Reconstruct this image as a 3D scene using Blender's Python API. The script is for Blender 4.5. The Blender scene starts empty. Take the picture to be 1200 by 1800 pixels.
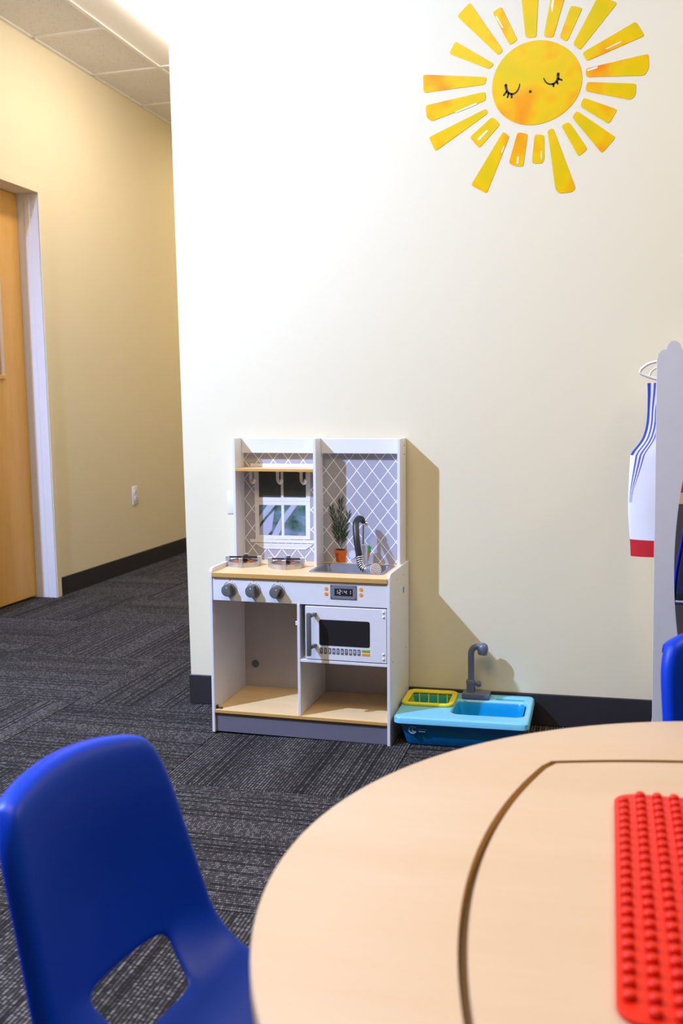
import bpy, bmesh, math, random
from mathutils import Vector, Matrix
C = bpy.context.scene.collection
S = bpy.context.scene
PI = math.pi

# ------------------------------------------------------------------ camera, world, lights, exposure
cd = bpy.data.cameras.new('camera')
cam = bpy.data.objects.new('camera', cd)
C.objects.link(cam)
R_, U_, F_ = Vector((0.9654, 0.2599, -0.019)), Vector((-0.0093, 0.1071, 0.9942)), Vector((-0.2605, 0.9597, -0.1059))
F_.normalize(); R_ = (R_ - F_ * R_.dot(F_)).normalized(); U_ = R_.cross(F_)
cam.matrix_world = Matrix(((R_.x, U_.x, -F_.x, 0.0), (R_.y, U_.y, -F_.y, -3.0525), (R_.z, U_.z, -F_.z, 0.9964), (0, 0, 0, 1)))
cd.lens = 35.0
cd.sensor_width = 36.0
cd.sensor_fit = 'AUTO'
cd.clip_start = 0.02
cd.dof.use_dof = True
cd.dof.focus_distance = 2.85
cd.dof.aperture_fstop = 5.0
S.camera = cam
S.view_settings.view_transform = 'Standard'
S.view_settings.look = 'None'
S.view_settings.gamma = 1.0
S.view_settings.use_curve_mapping = False
S.view_settings.exposure = 0.0
try:
    S.cycles.max_bounces = 8
    S.cycles.diffuse_bounces = 5
    S.cycles.sample_clamp_indirect = 8
except Exception:
    pass

wd = bpy.data.worlds.new('world')
S.world = wd
wd.use_nodes = True
wd.node_tree.nodes['Background'].inputs[0].default_value = (0.95, 0.97, 1.0, 1)
wd.node_tree.nodes['Background'].inputs[1].default_value = 0.08


def aim(o, target):
    d = Vector(target) - o.location
    o.rotation_euler = d.to_track_quat('-Z', 'Y').to_euler()


def spot(name, loc, target, power, col, size, blend, radius):
    l = bpy.data.lights.new(name, 'SPOT')
    l.energy = power; l.color = col; l.spot_size = math.radians(size); l.spot_blend = blend
    l.shadow_soft_size = radius
    o = bpy.data.objects.new(name, l); o.location = loc; C.objects.link(o); aim(o, target)
    return o


def panel_light(name, loc, sx, sy, power, col):
    l = bpy.data.lights.new(name, 'AREA')
    l.shape = 'RECTANGLE'; l.size = sx; l.size_y = sy; l.energy = power; l.color = col
    o = bpy.data.objects.new(name, l); o.location = loc; C.objects.link(o)
    return o


KEY = spot('key_spot', (-2.62, -1.93, 2.78), (-0.2, -0.2, 0.5), 820, (0.395, 0.54, 0.94), 132, 0.5, 0.035)
WARM = (1.0, 0.80, 0.50)
panel_light('room_fill', (-0.8, -2.3, 2.86), 1.2, 1.2, 47, WARM)  # unseen overhead fill, placed to raise the warm ambient light
panel_light('room_fill', (1.6, -0.75, 2.86), 0.6, 1.2, 44, WARM)  # unseen fill added to brighten the kitchen's right side and shadowed wall
panel_light('corridor_panel', (-2.1, 4.3, 2.86), 0.6, 1.2, 20, (1.0, 0.80, 0.48))
TROFFER_POWER = 27.0


# ------------------------------------------------------------------ materials
def lin(r, g, b):
    f = lambda c: c / 255 / 12.92 if c / 255 <= 0.04045 else ((c / 255 + 0.055) / 1.055) ** 2.4
    return (f(r), f(g), f(b), 1)


class NT:
    def __init__(s, name):
        s.m = bpy.data.materials.new(name); s.m.use_nodes = True
        s.t = s.m.node_tree; s.b = s.t.nodes['Principled BSDF']

    def n(s, typ, **kw):
        nd = s.t.nodes.new(typ)
        for k, v in kw.items():
            if k.startswith('i_'):
                key = k[2:]
                nd.inputs[int(key) if key.isdigit() else key].default_value = v
            else:
                setattr(nd, k, v)
        return nd

    def l(s, a, b):
        s.t.links.new(a, b)

    def math(s, op, a, b=None, c=None):
        nd = s.n('ShaderNodeMath', operation=op)
        for i, v in enumerate((a, b, c)):
            if v is None: continue
            if isinstance(v, (int, float)): nd.inputs[i].default_value = v
            else: s.l(v, nd.inputs[i])
        return nd.outputs[0]

    def mix(s, fac, a, b):
        nd = s.n('ShaderNodeMix', data_type='RGBA')
        for sock, v in ((nd.inputs[0], fac), (nd.inputs[6], a), (nd.inputs[7], b)):
            if isinstance(v, (int, float, tuple)): sock.default_value = v
            else: s.l(v, sock)
        return nd.outputs[2]

    def obj(s):
        return s.n('ShaderNodeTexCoord').outputs['Object']

    def noise(s, vec, scale, detail=3, rough=0.5, dim='3D'):
        nd = s.n('ShaderNodeTexNoise', noise_dimensions=dim)
        nd.inputs['Scale'].default_value = scale; nd.inputs['Detail'].default_value = detail
        nd.inputs['Roughness'].default_value = rough
        if vec is not None: s.l(vec, nd.inputs['Vector'])
        return nd.outputs[0]

    def bump(s, h, strength, dist=0.001):
        nd = s.n('ShaderNodeBump'); nd.inputs['Strength'].default_value = strength; nd.inputs['Distance'].default_value = dist
        s.l(h, nd.inputs['Height']); s.l(nd.outputs[0], s.b.inputs['Normal'])


MATS = {}


def plain(name, col, rough=0.5, metal=0.0, spec=0.5, var=0.03, vscale=40.0, bump=0.0, bscale=300.0):
    if name in MATS: return MATS[name]
    t = NT(name)
    c = t.obj()
    f = t.noise(c, vscale, 3)
    dark = tuple(x * (1 - var) for x in col[:3]) + (1,)
    lite = tuple(min(1, x * (1 + var)) for x in col[:3]) + (1,)
    t.l(t.mix(f, dark, lite), t.b.inputs['Base Color'])
    t.b.inputs['Roughness'].default_value = rough
    t.b.inputs['Metallic'].default_value = metal
    t.b.inputs['Specular IOR Level'].default_value = spec
    if bump:
        t.bump(t.noise(c, bscale, 2), bump)
    MATS[name] = t.m
    return t.m


def wood(name, base, dark, axis='X', scale=1.0, rough=0.4, contrast=1.0, coat=0.0):
    t = NT(name)
    mp = t.n('ShaderNodeMapping')
    t.l(t.obj(), mp.inputs['Vector'])
    s = {'X': (1.2, 14, 14), 'Y': (14, 1.2, 14), 'Z': (14, 14, 1.2)}[axis]
    mp.inputs['Scale'].default_value = tuple(v * scale for v in s)
    v = mp.outputs[0]
    big = t.noise(v, 1.0, 4, 0.6)
    fine = t.noise(v, 9.0, 3, 0.6)
    f = t.math('ADD', t.math('MULTIPLY', big, 0.75), t.math('MULTIPLY', fine, 0.25))
    r = t.n('ShaderNodeMapRange'); r.inputs[1].default_value = 0.5 - 0.25 / contrast; r.inputs[2].default_value = 0.5 + 0.25 / contrast
    t.l(f, r.inputs[0])
    t.l(t.mix(r.outputs[0], dark, base), t.b.inputs['Base Color'])
    t.b.inputs['Roughness'].default_value = rough
    t.b.inputs['Coat Weight'].default_value = coat
    return t.m


def emit(name, col, strength):
    t = NT(name)
    t.b.inputs['Base Color'].default_value = (0.8, 0.8, 0.8, 1)
    t.b.inputs['Emission Color'].default_value = col
    t.b.inputs['Emission Strength'].default_value = strength
    return t.m


def carpet_mat():
    # loop-pile rows along the tile's own X; rows, dark cut lines and plain bands vary from tile to tile
    t = NT('carpet')
    oc = t.obj()
    rnd = t.n('ShaderNodeObjectInfo').outputs['Random']
    sp = t.n('ShaderNodeSeparateXYZ'); t.l(oc, sp.inputs[0])
    x, y = sp.outputs[0], sp.outputs[1]
    RP, TPX = 0.0084, 0.0054
    yr = t.math('MULTIPLY', t.math('ADD', y, 2.0), 1 / RP)
    row = t.math('FLOOR', yr)
    rs = t.math('ADD', row, t.math('MULTIPLY', rnd, 731.0))
    w = t.n('ShaderNodeTexWhiteNoise', noise_dimensions='1D'); t.l(rs, w.inputs['W'])
    band = t.n('ShaderNodeTexNoise', noise_dimensions='1D'); band.inputs['Scale'].default_value = 0.11; band.inputs['Detail'].default_value = 0.0
    t.l(rs, band.inputs['W'])
    band2 = t.n('ShaderNodeTexNoise', noise_dimensions='1D'); band2.inputs['Scale'].default_value = 0.07; band2.inputs['Detail'].default_value = 0.0
    t.l(t.math('ADD', rs, 97.3), band2.inputs['W'])
    patch = t.noise(oc, 2.0, 1)
    zone = t.math('ADD', band.outputs[0], t.math('MULTIPLY', t.math('SUBTRACT', patch, 0.5), 0.45))
    lined = t.n('ShaderNodeMapRange', clamp=True); lined.inputs[1].default_value = 0.42; lined.inputs[2].default_value = 0.50
    t.l(zone, lined.inputs[0])
    per = t.math('ADD', 2.0, t.math('FLOOR', t.math('MULTIPLY', band2.outputs[0], 3.6)))
    line = t.math('MULTIPLY', t.math('LESS_THAN', t.math('MODULO', row, per), 0.6), t.math('ADD', 0.12, t.math('MULTIPLY', lined.outputs[0], 0.88)))
    xr = t.math('MULTIPLY', t.math('ADD', x, t.math('ADD', 2.0, t.math('MULTIPLY', w.outputs[0], 0.006))), 1 / TPX)
    cv = t.n('ShaderNodeCombineXYZ'); t.l(t.math('FLOOR', xr), cv.inputs[0]); t.l(rs, cv.inputs[1])
    w2 = t.n('ShaderNodeTexWhiteNoise', noise_dimensions='2D'); t.l(cv.outputs[0], w2.inputs['Vector'])
    fx = t.math('SUBTRACT', t.math('FRACT', xr), 0.5)
    fy = t.math('SUBTRACT', t.math('FRACT', yr), 0.5)
    tuft = t.math('MAXIMUM', 0.0, t.math('SUBTRACT', 1.0, t.math('ADD', t.math('MULTIPLY', t.math('MULTIPLY', fx, fx), 2.0), t.math('MULTIPLY', t.math('MULTIPLY', fy, fy), 3.6))))
    bright = t.math('ADD', 0.30, t.math('MULTIPLY', t.math('POWER', w2.outputs[0], 2.5), 1.1))
    tone = t.math('MULTIPLY', t.math('POWER', tuft, 1.6), bright)
    tone = t.math('MULTIPLY', tone, t.math('SUBTRACT', 1.0, t.math('MULTIPLY', line, 0.72)))
    shade = t.math('ADD', 0.55, t.math('MULTIPLY', t.math('ADD', band2.outputs[0], t.math('MULTIPLY', rnd, 0.35)), 0.75))
    tone = t.math('MULTIPLY', tone, shade)
    t.l(t.mix(tone, (0.012, 0.011, 0.011, 1), (0.185, 0.168, 0.160, 1)), t.b.inputs['Base Color'])
    t.b.inputs['Roughness'].default_value = 0.95
    t.b.inputs['Specular IOR Level'].default_value = 0.08
    t.bump(t.math('MULTIPLY', tuft, t.math('SUBTRACT', 1.0, line)), 0.5, 0.003)
    return t.m


def ceiling_mat():
    t = NT('ceiling_board')
    oc = t.obj()
    v = t.n('ShaderNodeTexVoronoi'); v.inputs['Scale'].default_value = 120.0; t.l(oc, v.inputs['Vector'])
    n = t.noise(oc, 28.0, 3)
    pit = t.math('MULTIPLY', t.math('LESS_THAN', v.outputs[0], 0.22), t.math('GREATER_THAN', n, 0.53))
    t.l(t.mix(pit, (0.85, 0.83, 0.83, 1), (0.40, 0.37, 0.35, 1)), t.b.inputs['Base Color'])
    t.b.inputs['Roughness'].default_value = 0.9
    t.bump(t.math('SUBTRACT', t.noise(oc, 160, 2), pit), 0.25, 0.002)
    return t.m


def sun_mat(name='sun_print'):
    t = NT(name)
    mp = t.n('ShaderNodeMapping'); t.l(t.obj(), mp.inputs['Vector'])
    n = t.noise(mp.outputs[0], 9.0, 2, 0.45)
    r = t.n('ShaderNodeValToRGB')
    e = r.color_ramp.elements
    e[0].position = 0.34; e[0].color = lin(216, 186, 0)
    e[1].position = 0.80; e[1].color = lin(240, 120, 0)
    m = e.new(0.52); m.color = lin(232, 188, 0)
    m = e.new(0.64); m.color = lin(236, 158, 0)
    t.l(n, r.inputs[0]); t.l(r.outputs[0], t.b.inputs['Base Color'])
    t.b.inputs['Roughness'].default_value = 0.3
    t.b.inputs['Specular IOR Level'].default_value = 0.3
    t.bump(t.noise(mp.outputs[0], 25.0, 2), 0.12, 0.002)
    return t.m


def lattice_mat():
    # printed diamond trellis: white lines on grey, lines where x/w + z/h or x/w - z/h is a whole number
    t = NT('trellis_print')
    sp = t.n('ShaderNodeSeparateXYZ'); t.l(t.obj(), sp.inputs[0])
    W, H = 0.0503, 0.0638
    a = t.math('MULTIPLY', t.math('SUBTRACT', sp.outputs[0], 0.0395), 1 / W)
    b = t.math('MULTIPLY', t.math('SUBTRACT', sp.outputs[2], 0.6957), 1 / H)
    ds = []
    for op in ('ADD', 'SUBTRACT'):
        q = t.math('ADD', t.math(op, a, b), 60.5)
        ds.append(t.math('ABSOLUTE', t.math('SUBTRACT', t.math('FRACT', q), 0.5)))
    d = t.math('MINIMUM', ds[0], ds[1])
    line = t.math('LESS_THAN', d, 0.030)
    t.l(t.mix(line, lin(168, 166, 176), lin(248, 246, 246)), t.b.inputs['Base Color'])
    t.b.inputs['Roughness'].default_value = 0.35
    return t.m


def pane_mat():
    t = NT('printed_pane')
    mp = t.n('ShaderNodeMapping'); t.l(t.obj(), mp.inputs['Vector']); mp.inputs['Scale'].default_value = (1, 1, 1.5)
    n = t.noise(mp.outputs[0], 22.0, 2)
    r = t.n('ShaderNodeValToRGB'); e = r.color_ramp.elements
    e[0].position = 0.3; e[0].color = lin(48, 66, 66)
    e[1].position = 0.75; e[1].color = lin(150, 150, 185)
    m = e.new(0.45); m.color = lin(84, 112, 104)
    m = e.new(0.58); m.color = lin(100, 128, 140)
    t.l(n, r.inputs[0]); t.l(r.outputs[0], t.b.inputs['Base Color'])
    t.b.inputs['Roughness'].default_value = 0.3
    return t.m


WALL = plain('wall_paint', (0.80, 0.715, 0.50, 1), 0.6, spec=0.3, var=0.012, vscale=3.0, bump=0.05, bscale=220)
WALLPLATE = plain('plate_paint', (0.79, 0.75, 0.64, 1), 0.4)
CARPET = carpet_mat()
BASEB = plain('rubber_base', lin(46, 43, 46), 0.45, var=0.1)
CEIL = ceiling_mat()
GRID = plain('grid_paint', (0.90, 0.89, 0.87, 1), 0.4)
FRAMEW = plain('frame_paint', (0.80, 0.79, 0.80, 1), 0.35, var=0.02)
DOORW = wood('maple_door', lin(238, 188, 102), lin(212, 154, 68), 'Z', 0.9, 0.4, 0.9)
WHITE = plain('white_laminate', (0.78, 0.775, 0.79, 1), 0.35, var=0.015)
WHITE2 = plain('white_plastic', (0.80, 0.79, 0.78, 1), 0.3)
COUNTER = wood('counter_wood', lin(244, 214, 164), lin(230, 192, 132), 'X', 1.0, 0.4, 0.9)
EDGE = plain('wood_edge', lin(206, 158, 84), 0.45, var=0.06)
GREYP = plain('grey_plinth', lin(112, 110, 124), 0.4)
DARKGREY = plain('dark_grey_plastic', lin(98, 98, 96), 0.4)
SILVER = plain('silver_plastic', (0.62, 0.61, 0.60, 1), 0.28, metal=0.75)
CHROME = plain('chrome', (0.72, 0.74, 0.78, 1), 0.15, metal=1.0)
STEEL = plain('sink_steel', (0.36, 0.37, 0.41, 1), 0.32, metal=0.7)
BLACK = plain('black_plastic', lin(34, 30, 32), 0.4)
BLACKG = plain('black_print', lin(38, 34, 36), 0.35)
ORANGE = plain('orange_print', lin(250, 150, 10), 0.4)
GREEN = plain('green_print', lin(110, 176, 20), 0.4)
PRINTW = plain('white_print', (0.80, 0.79, 0.80, 1), 0.4)
TRELLIS = lattice_mat()
PANE = pane_mat()
PANED = plain('printed_dark_pane', lin(70, 76, 74), 0.35, var=0.25, vscale=30)
STREAK = plain('printed_streak', lin(172, 176, 200), 0.35, var=0.1)
LEAF = plain('leaf_print', lin(40, 62, 44), 0.5, var=0.35, vscale=90)
LEAF2 = plain('herb_print', lin(30, 140, 36), 0.5, var=0.4, vscale=150)
TERRA = plain('terracotta_print', lin(222, 112, 30), 0.45, var=0.22, vscale=60)
TERRAD = plain('terracotta_dark_print', lin(176, 76, 26), 0.45)
CARROT = plain('carrot_print', lin(216, 92, 28), 0.45, var=0.15)
FLAME = plain('flame_print', lin(250, 120, 20), 0.4)
EMBER = plain('burner_print', lin(60, 36, 28), 0.4, var=0.5, vscale=120)
AQUA = plain('aqua_plastic', lin(118, 198, 228), 0.28, var=0.01)
BLUEB = plain('blue_tub', lin(0, 108, 172), 0.3, var=0.02)
TEAL = plain('teal_tub', lin(40, 160, 156), 0.35)
YELLOW = plain('yellow_plastic', lin(226, 214, 40), 0.35)
SLATE = plain('slate_plastic', lin(100, 108, 126), 0.32)
BLUECHAIR = plain('blue_chair_plastic', (0.0, 0.038, 0.48, 1), 0.40, spec=0.22, var=0.02, bump=0.03, bscale=500)
TABLEW = wood('maple_table', lin(200, 176, 144), lin(190, 158, 120), 'X', 0.6, 0.42, 0.7)
TEDGE = wood('table_edge', lin(214, 168, 96), lin(190, 140, 70), 'X', 1.0, 0.45)
GROOVE = plain('groove_dark', lin(112, 86, 50), 0.6)
REDP = plain('red_plate', lin(212, 34, 6), 0.42, spec=0.3, var=0.02)
CLOTHW = plain('white_cloth', (0.80, 0.80, 0.86, 1), 0.8, bump=0.1, bscale=120)
CLOTHB = plain('blue_cloth', lin(0, 44, 190), 0.75)
CLOTHP = plain('violet_cloth', lin(84, 80, 176), 0.8)
CLOTHR = plain('red_cloth', lin(198, 20, 30), 0.75)
CLOTHK = plain('black_cloth', lin(22, 20, 24), 0.85)
CLOTHN = plain('navy_cloth', lin(30, 32, 62), 0.8)
CLOTHBR = plain('brown_cloth', lin(84, 72, 64), 0.85)
CLOTHT = plain('tan_band', lin(232, 186, 116), 0.7)
REFL = plain('silver_band', lin(200, 204, 208), 0.4)
INK = plain('sun_ink', lin(36, 26, 30), 0.4)
SUNM = sun_mat()
SLIVERW = plain('sliver_print', lin(240, 238, 226), 0.2)


# ------------------------------------------------------------------ mesh helpers
def NB():
    return bmesh.new()


def box(bm, x0, x1, y0, y1, z0, z1, bev=0.0, seg=1):
    v = [bm.verts.new((x, y, z)) for z in (z0, z1) for y in (y0, y1) for x in (x0, x1)]
    fs = [bm.faces.new([v[i] for i in q]) for q in ((0, 2, 3, 1), (4, 5, 7, 6), (0, 1, 5, 4), (2, 6, 7, 3), (0, 4, 6, 2), (1, 3, 7, 5))]
    if bev > 0:
        es = list({e for f in fs for e in f.edges})
        bmesh.ops.bevel(bm, geom=es, offset=bev, segments=seg, affect='EDGES', profile=0.5)


def prism(bm, pts, axis, a, b, bev=0.0):
    # polygon in the plane across `axis`, extruded from a to b; pts are (x,z) for 'y', (x,y) for 'z', (y,z) for 'x'
    def mk(p, t):
        return (p[0], t, p[1]) if axis == 'y' else ((p[0], p[1], t) if axis == 'z' else (t, p[0], p[1]))
    n = len(pts)
    va = [bm.verts.new(mk(p, a)) for p in pts]
    vb = [bm.verts.new(mk(p, b)) for p in pts]
    fs = [bm.faces.new(va), bm.faces.new(vb[::-1])]
    for i in range(n):
        j = (i + 1) % n
        fs.append(bm.faces.new((va[j], va[i], vb[i], vb[j])))
    if bev > 0:
        es = [e for e in set(list(fs[0].edges) + list(fs[1].edges))]
        bmesh.ops.bevel(bm, geom=es, offset=bev, segments=2, affect='EDGES', profile=0.5)


def disc_pts(cx, cz, r, n=16, rz=None, a0=0.0):
    rz = rz or r
    return [(cx + r * math.cos(a0 + 2 * PI * i / n), cz + rz * math.sin(a0 + 2 * PI * i / n)) for i in range(n)]


def rrect(x0, x1, y0, y1, r, n=4):
    out = []
    for cx, cy, a in ((x1 - r, y1 - r, 0), (x0 + r, y1 - r, 90), (x0 + r, y0 + r, 180), (x1 - r, y0 + r, 270)):
        for i in range(n + 1):
            t = math.radians(a + 90 * i / n)
            out.append((cx + r * math.cos(t), cy + r * math.sin(t)))
    return out


def smooth_path(pts, sub=4, closed=False):
    P = [Vector(p) for p in pts]
    out = []
    n = len(P)
    rng = range(n) if closed else range(n - 1)
    for i in rng:
        p0 = P[(i - 1) % n] if closed or i > 0 else P[0]
        p1 = P[i]; p2 = P[(i + 1) % n]
        p3 = P[(i + 2) % n] if closed or i + 2 < n else P[-1]
        for k in range(sub):
            t = k / sub
            out.append(0.5 * ((2 * p1) + (p2 - p0) * t + (2 * p0 - 5 * p1 + 4 * p2 - p3) * t * t + (3 * p1 - p0 - 3 * p2 + p3) * t ** 3))
    if not closed: out.append(P[-1])
    return out


def tube(bm, pts, r, n=10, closed=False, rad=None):
    P = [Vector(p) for p in pts]
    m = len(P)
    rings = []
    up = None
    for i in range(m):
        a = P[(i - 1) % m] if closed or i > 0 else P[0]
        b = P[(i + 1) % m] if closed or i < m - 1 else P[-1]
        d = (b - a).normalized()
        if up is None:
            up = Vector((0, 0, 1)) if abs(d.z) < 0.9 else Vector((0, 1, 0))
        x = (up - d * up.dot(d)).normalized(); y = d.cross(x); up = x
        rr = rad[i] if rad else r
        rings.append([bm.verts.new(P[i] + x * rr * math.cos(2 * PI * k / n) + y * rr * math.sin(2 * PI * k / n)) for k in range(n)])
    for i in range(m if closed else m - 1):
        A, B2 = rings[i], rings[(i + 1) % m]
        for k in range(n):
            bm.faces.new((A[k], A[(k + 1) % n], B2[(k + 1) % n], B2[k]))
    if not closed:
        bm.faces.new(rings[0][::-1]); bm.faces.new(rings[-1])


def lathe(bm, prof, c, d=(0, 0, 1), n=24, cap=True):
    # prof: (radius, height along d)
    d = Vector(d).normalized(); c = Vector(c)
    x = Vector((1, 0, 0)) if abs(d.x) < 0.9 else Vector((0, 1, 0))
    x = (x - d * x.dot(d)).normalized(); y = d.cross(x)
    rings = []
    for r, h in prof:
        rings.append([bm.verts.new(c + d * h + x * r * math.cos(2 * PI * k / n) + y * r * math.sin(2 * PI * k / n)) for k in range(n)])
    for A, B2 in zip(rings[:-1], rings[1:]):
        for k in range(n):
            bm.faces.new((A[k], A[(k + 1) % n], B2[(k + 1) % n], B2[k]))
    if cap:
        if prof[0][0] > 1e-6: bm.faces.new(rings[0][::-1])
        if prof[-1][0] > 1e-6: bm.faces.new(rings[-1])


def obj(name, bm, mat, parent=None, smooth=0, kind=None, off=None, label=None):
    bmesh.ops.remove_doubles(bm, verts=bm.verts, dist=1e-6)
    bmesh.ops.recalc_face_normals(bm, faces=bm.faces)
    if off is not None:
        bmesh.ops.translate(bm, verts=bm.verts, vec=-Vector(off))
    me = bpy.data.meshes.new(name)
    if smooth:
        for f in bm.faces: f.smooth = True
        for e in bm.edges:
            if len(e.link_faces) == 2 and e.calc_face_angle(0) > math.radians(smooth): e.smooth = False
    bm.to_mesh(me); bm.free()
    me.materials.append(mat)
    o = bpy.data.objects.new(name, me)
    C.objects.link(o)
    if parent is not None: o.parent = parent
    if kind: o['kind'] = kind
    if label: o['label'] = label
    return o


def share(name, me, parent=None, loc=(0, 0, 0), rot=(0, 0, 0)):
    o = bpy.data.objects.new(name, me); C.objects.link(o)
    o.location = loc; o.rotation_euler = rot
    if parent is not None: o.parent = parent
    return o


def thing(name, label, cat, loc=(0, 0, 0), rot=(0, 0, 0), group=None):
    o = bpy.data.objects.new(name, None); C.objects.link(o)
    o.empty_display_size = 0.05
    o.location = loc; o.rotation_euler = rot
    o['label'] = label; o['category'] = cat
    if group: o['group'] = group
    return o


def tag(o, label, cat, group=None):
    o['label'] = label; o['category'] = cat
    if group: o['group'] = group
    return o


def text(name, s, size, loc, rot, mat, parent, extrude=0.0002, align='CENTER'):
    cu = bpy.data.curves.new(name + '_curve', 'FONT')
    cu.body = s; cu.size = size; cu.extrude = extrude; cu.align_x = align; cu.align_y = 'CENTER'
    tmp = bpy.data.objects.new('tmp_text', cu); C.objects.link(tmp)
    dg = bpy.context.evaluated_depsgraph_get()
    me = bpy.data.meshes.new_from_object(tmp.evaluated_get(dg))
    bpy.data.objects.remove(tmp)
    bpy.data.curves.remove(cu)
    me.materials.clear(); me.materials.append(mat)
    o = bpy.data.objects.new(name, me); C.objects.link(o)
    o.location = loc; o.rotation_euler = rot
    o.parent = parent
    return o


# ------------------------------------------------------------------ the setting
XL, XE, ZC = -2.87, -1.368, 2.885
X1, Y0, Y1 = 2.2, -4.6, 6.2
TH = 0.12

b = NB(); box(b, XL, X1, Y0, Y1, -0.05, -0.0065)
floor = obj('floor', b, BASEB, kind='structure')
tile_cache = {}


def carpet_mesh(w, d):
    k = (round(w, 3), round(d, 3))
    if k not in tile_cache:
        bm = NB()
        hw, hd, g, bv = w / 2 - 0.0006, d / 2 - 0.0006, 0.0, 0.002
        lo = [bm.verts.new((sx * hw, sy * hd, -0.0063)) for sx, sy in ((-1, -1), (1, -1), (1, 1), (-1, 1))]
        mid = [bm.verts.new((sx * hw, sy * hd, -bv * 0.7)) for sx, sy in ((-1, -1), (1, -1), (1, 1), (-1, 1))]
        top = [bm.verts.new((sx * (hw - bv), sy * (hd - bv), 0)) for sx, sy in ((-1, -1), (1, -1), (1, 1), (-1, 1))]
        bm.faces.new(top)
        for A, B2 in ((lo, mid), (mid, top)):
            for i in range(4): bm.faces.new((A[i], A[(i + 1) % 4], B2[(i + 1) % 4], B2[i]))
        me = bpy.data.meshes.new('carpet_tile'); bm.to_mesh(me); bm.free(); me.materials.append(CARPET)
        tile_cache[k] = me
    return tile_cache[k]


TP = 0.608
for i in range(-3, 6):
    for j in range(-5, 9):
        x0, x1, y0, y1 = -1.168 + TP * i, -1.168 + TP * (i + 1), -0.075 + TP * j, -0.075 + TP * (j + 1)
        x0 = max(x0, XL)
        x1 = min(x1, X1)
        if y0 > 0:
            x1 = min(x1, XE)
        elif y1 > 0 and x0 > XE - 0.25:
            y1 = 0.0
        if x1 - x0 < 0.05: continue
        turn = (i + j) % 2 != 0
        w, d = x1 - x0, y1 - y0
        if turn: w, d = d, w
        share('carpet_tile', carpet_mesh(w, d), floor, ((x0 + x1) / 2, (y0 + y1) / 2, 0), (0, 0, PI / 2 if turn else 0))

share('carpet_tile', carpet_mesh(0.93, 0.19), floor, (XL - 0.0955, (0.72 + 1.645) / 2, 0), (0, 0, PI / 2))

# walls
b = NB(); box(b, XE, X1, 0.0, TH, 0.0, ZC)
obj('wall_back', b, WALL, kind='structure')
b = NB(); box(b, XE, XE + TH, TH, Y1, 0.0, ZC)
obj('wall_corridor', b, WALL, kind='structure')
DY0, DY1, DZ = 0.72, 1.645, 2.124
LT = 0.20
b = NB()
box(b, XL - LT, XL, Y0, DY0, 0, ZC); box(b, XL - LT, XL, DY1, Y1, 0, ZC); box(b, XL - LT, XL, DY0, DY1, DZ, ZC)
obj('wall_left', b, WALL, kind='structure')
b = NB(); box(b, XL, XE, Y1, Y1 + TH, 0, ZC)
obj('wall_end', b, WALL, kind='structure')

BH, BT = 0.1016, 0.006


def base(name, x0, x1, y0, y1):
    b = NB(); box(b, x0, x1, y0, y1, 0.0, BH, 0.0025)
    obj(name, b, BASEB, kind='structure')


base('baseboard_back', XE - BT, X1, -BT, -0.0002)
base('baseboard_end', XE - BT, XE - 0.0002, 0.0, Y1)
base('baseboard_left', XL + 0.0002, XL + BT, DY1 + 0.045, Y1)
base('baseboard_front', XL + 0.0002, XL + BT, Y0, DY0 - 0.045)

# door frame (hollow metal): jamb returns, stop, thin face
b = NB()
JD = 0.118
box(b, XL - 0.19, XL + 0.004, DY1 - 0.004, DY1 - 0.0002, 0, DZ + 0.0)
obj('trim_1', b, FRAMEW, kind='structure')
b = NB(); box(b, XL + 0.0002, XL + 0.009, DY1 - 0.004, DY1 + 0.04, 0, DZ + 0.04, 0.002)
obj('trim_5', b, WALL, kind='structure')
b = NB(); box(b, XL - 0.19, XL + 0.008, DY0 - 0.04, DY0 + 0.004, 0, DZ + 0.04)
obj('trim_2', b, FRAMEW, kind='structure')
b = NB(); box(b, XL - 0.19, XL + 0.008, DY0 + 0.004, DY1 - 0.004, DZ - 0.004, DZ + 0.04)
obj('trim_3', b, WALL, kind='structure')
b = NB(); box(b, XL - 0.075, XL - 0.045, DY1 - 0.008, DY1 - 0.0041, 0, DZ - 0.004, 0.002)
obj('trim_4', b, FRAMEW, kind='structure')

# door with a narrow lite
LX1 = XL - JD; LX0 = LX1 - 0.045
d0, d1 = DY0 + 0.008, DY1 - 0.0075
ly0, ly1, lz0, lz1 = 1.20, 1.445, 1.175, 1.93
b = NB()
box(b, LX0, LX1, ly1, d1, 0.012, DZ - 0.008)
box(b, LX0, LX1, d0, ly0, 0.012, DZ - 0.008)
box(b, LX0, LX1, ly0, ly1, 0.012, lz0)
box(b, LX0, LX1, ly0, ly1, lz1, DZ - 0.008)
door = obj('door_1', b, DOORW, kind='structure')
b = NB()
box(b, LX1 - 0.02, LX1 + 0.008, ly1 - 0.028, ly1 + 0.002, lz0, lz1, 0.003)
box(b, LX1 - 0.02, LX1 + 0.008, ly0 - 0.002, ly0 + 0.028, lz0, lz1, 0.003)
obj('lite_frame', b, plain('pale_stop', lin(222, 196, 176), 0.4), door)
b = NB()
box(b, LX1 - 0.02, LX1 + 0.010, ly0, ly1 + 0.004, lz0 - 0.012, lz0 + 0.012, 0.003)
box(b, LX1 - 0.02, LX1 + 0.010, ly0, ly1 + 0.004, lz1 - 0.012, lz1 + 0.012, 0.003)
obj('lite_stop', b, DOORW, door)
t = NT('lite_glass'); t.b.inputs['Base Color'].default_value = (0.75, 0.72, 0.72, 1); t.b.inputs['Transmission Weight'].default_value = 0.85
t.b.inputs['Roughness'].default_value = 0.05; t.b.inputs['IOR'].default_value = 1.45
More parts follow.
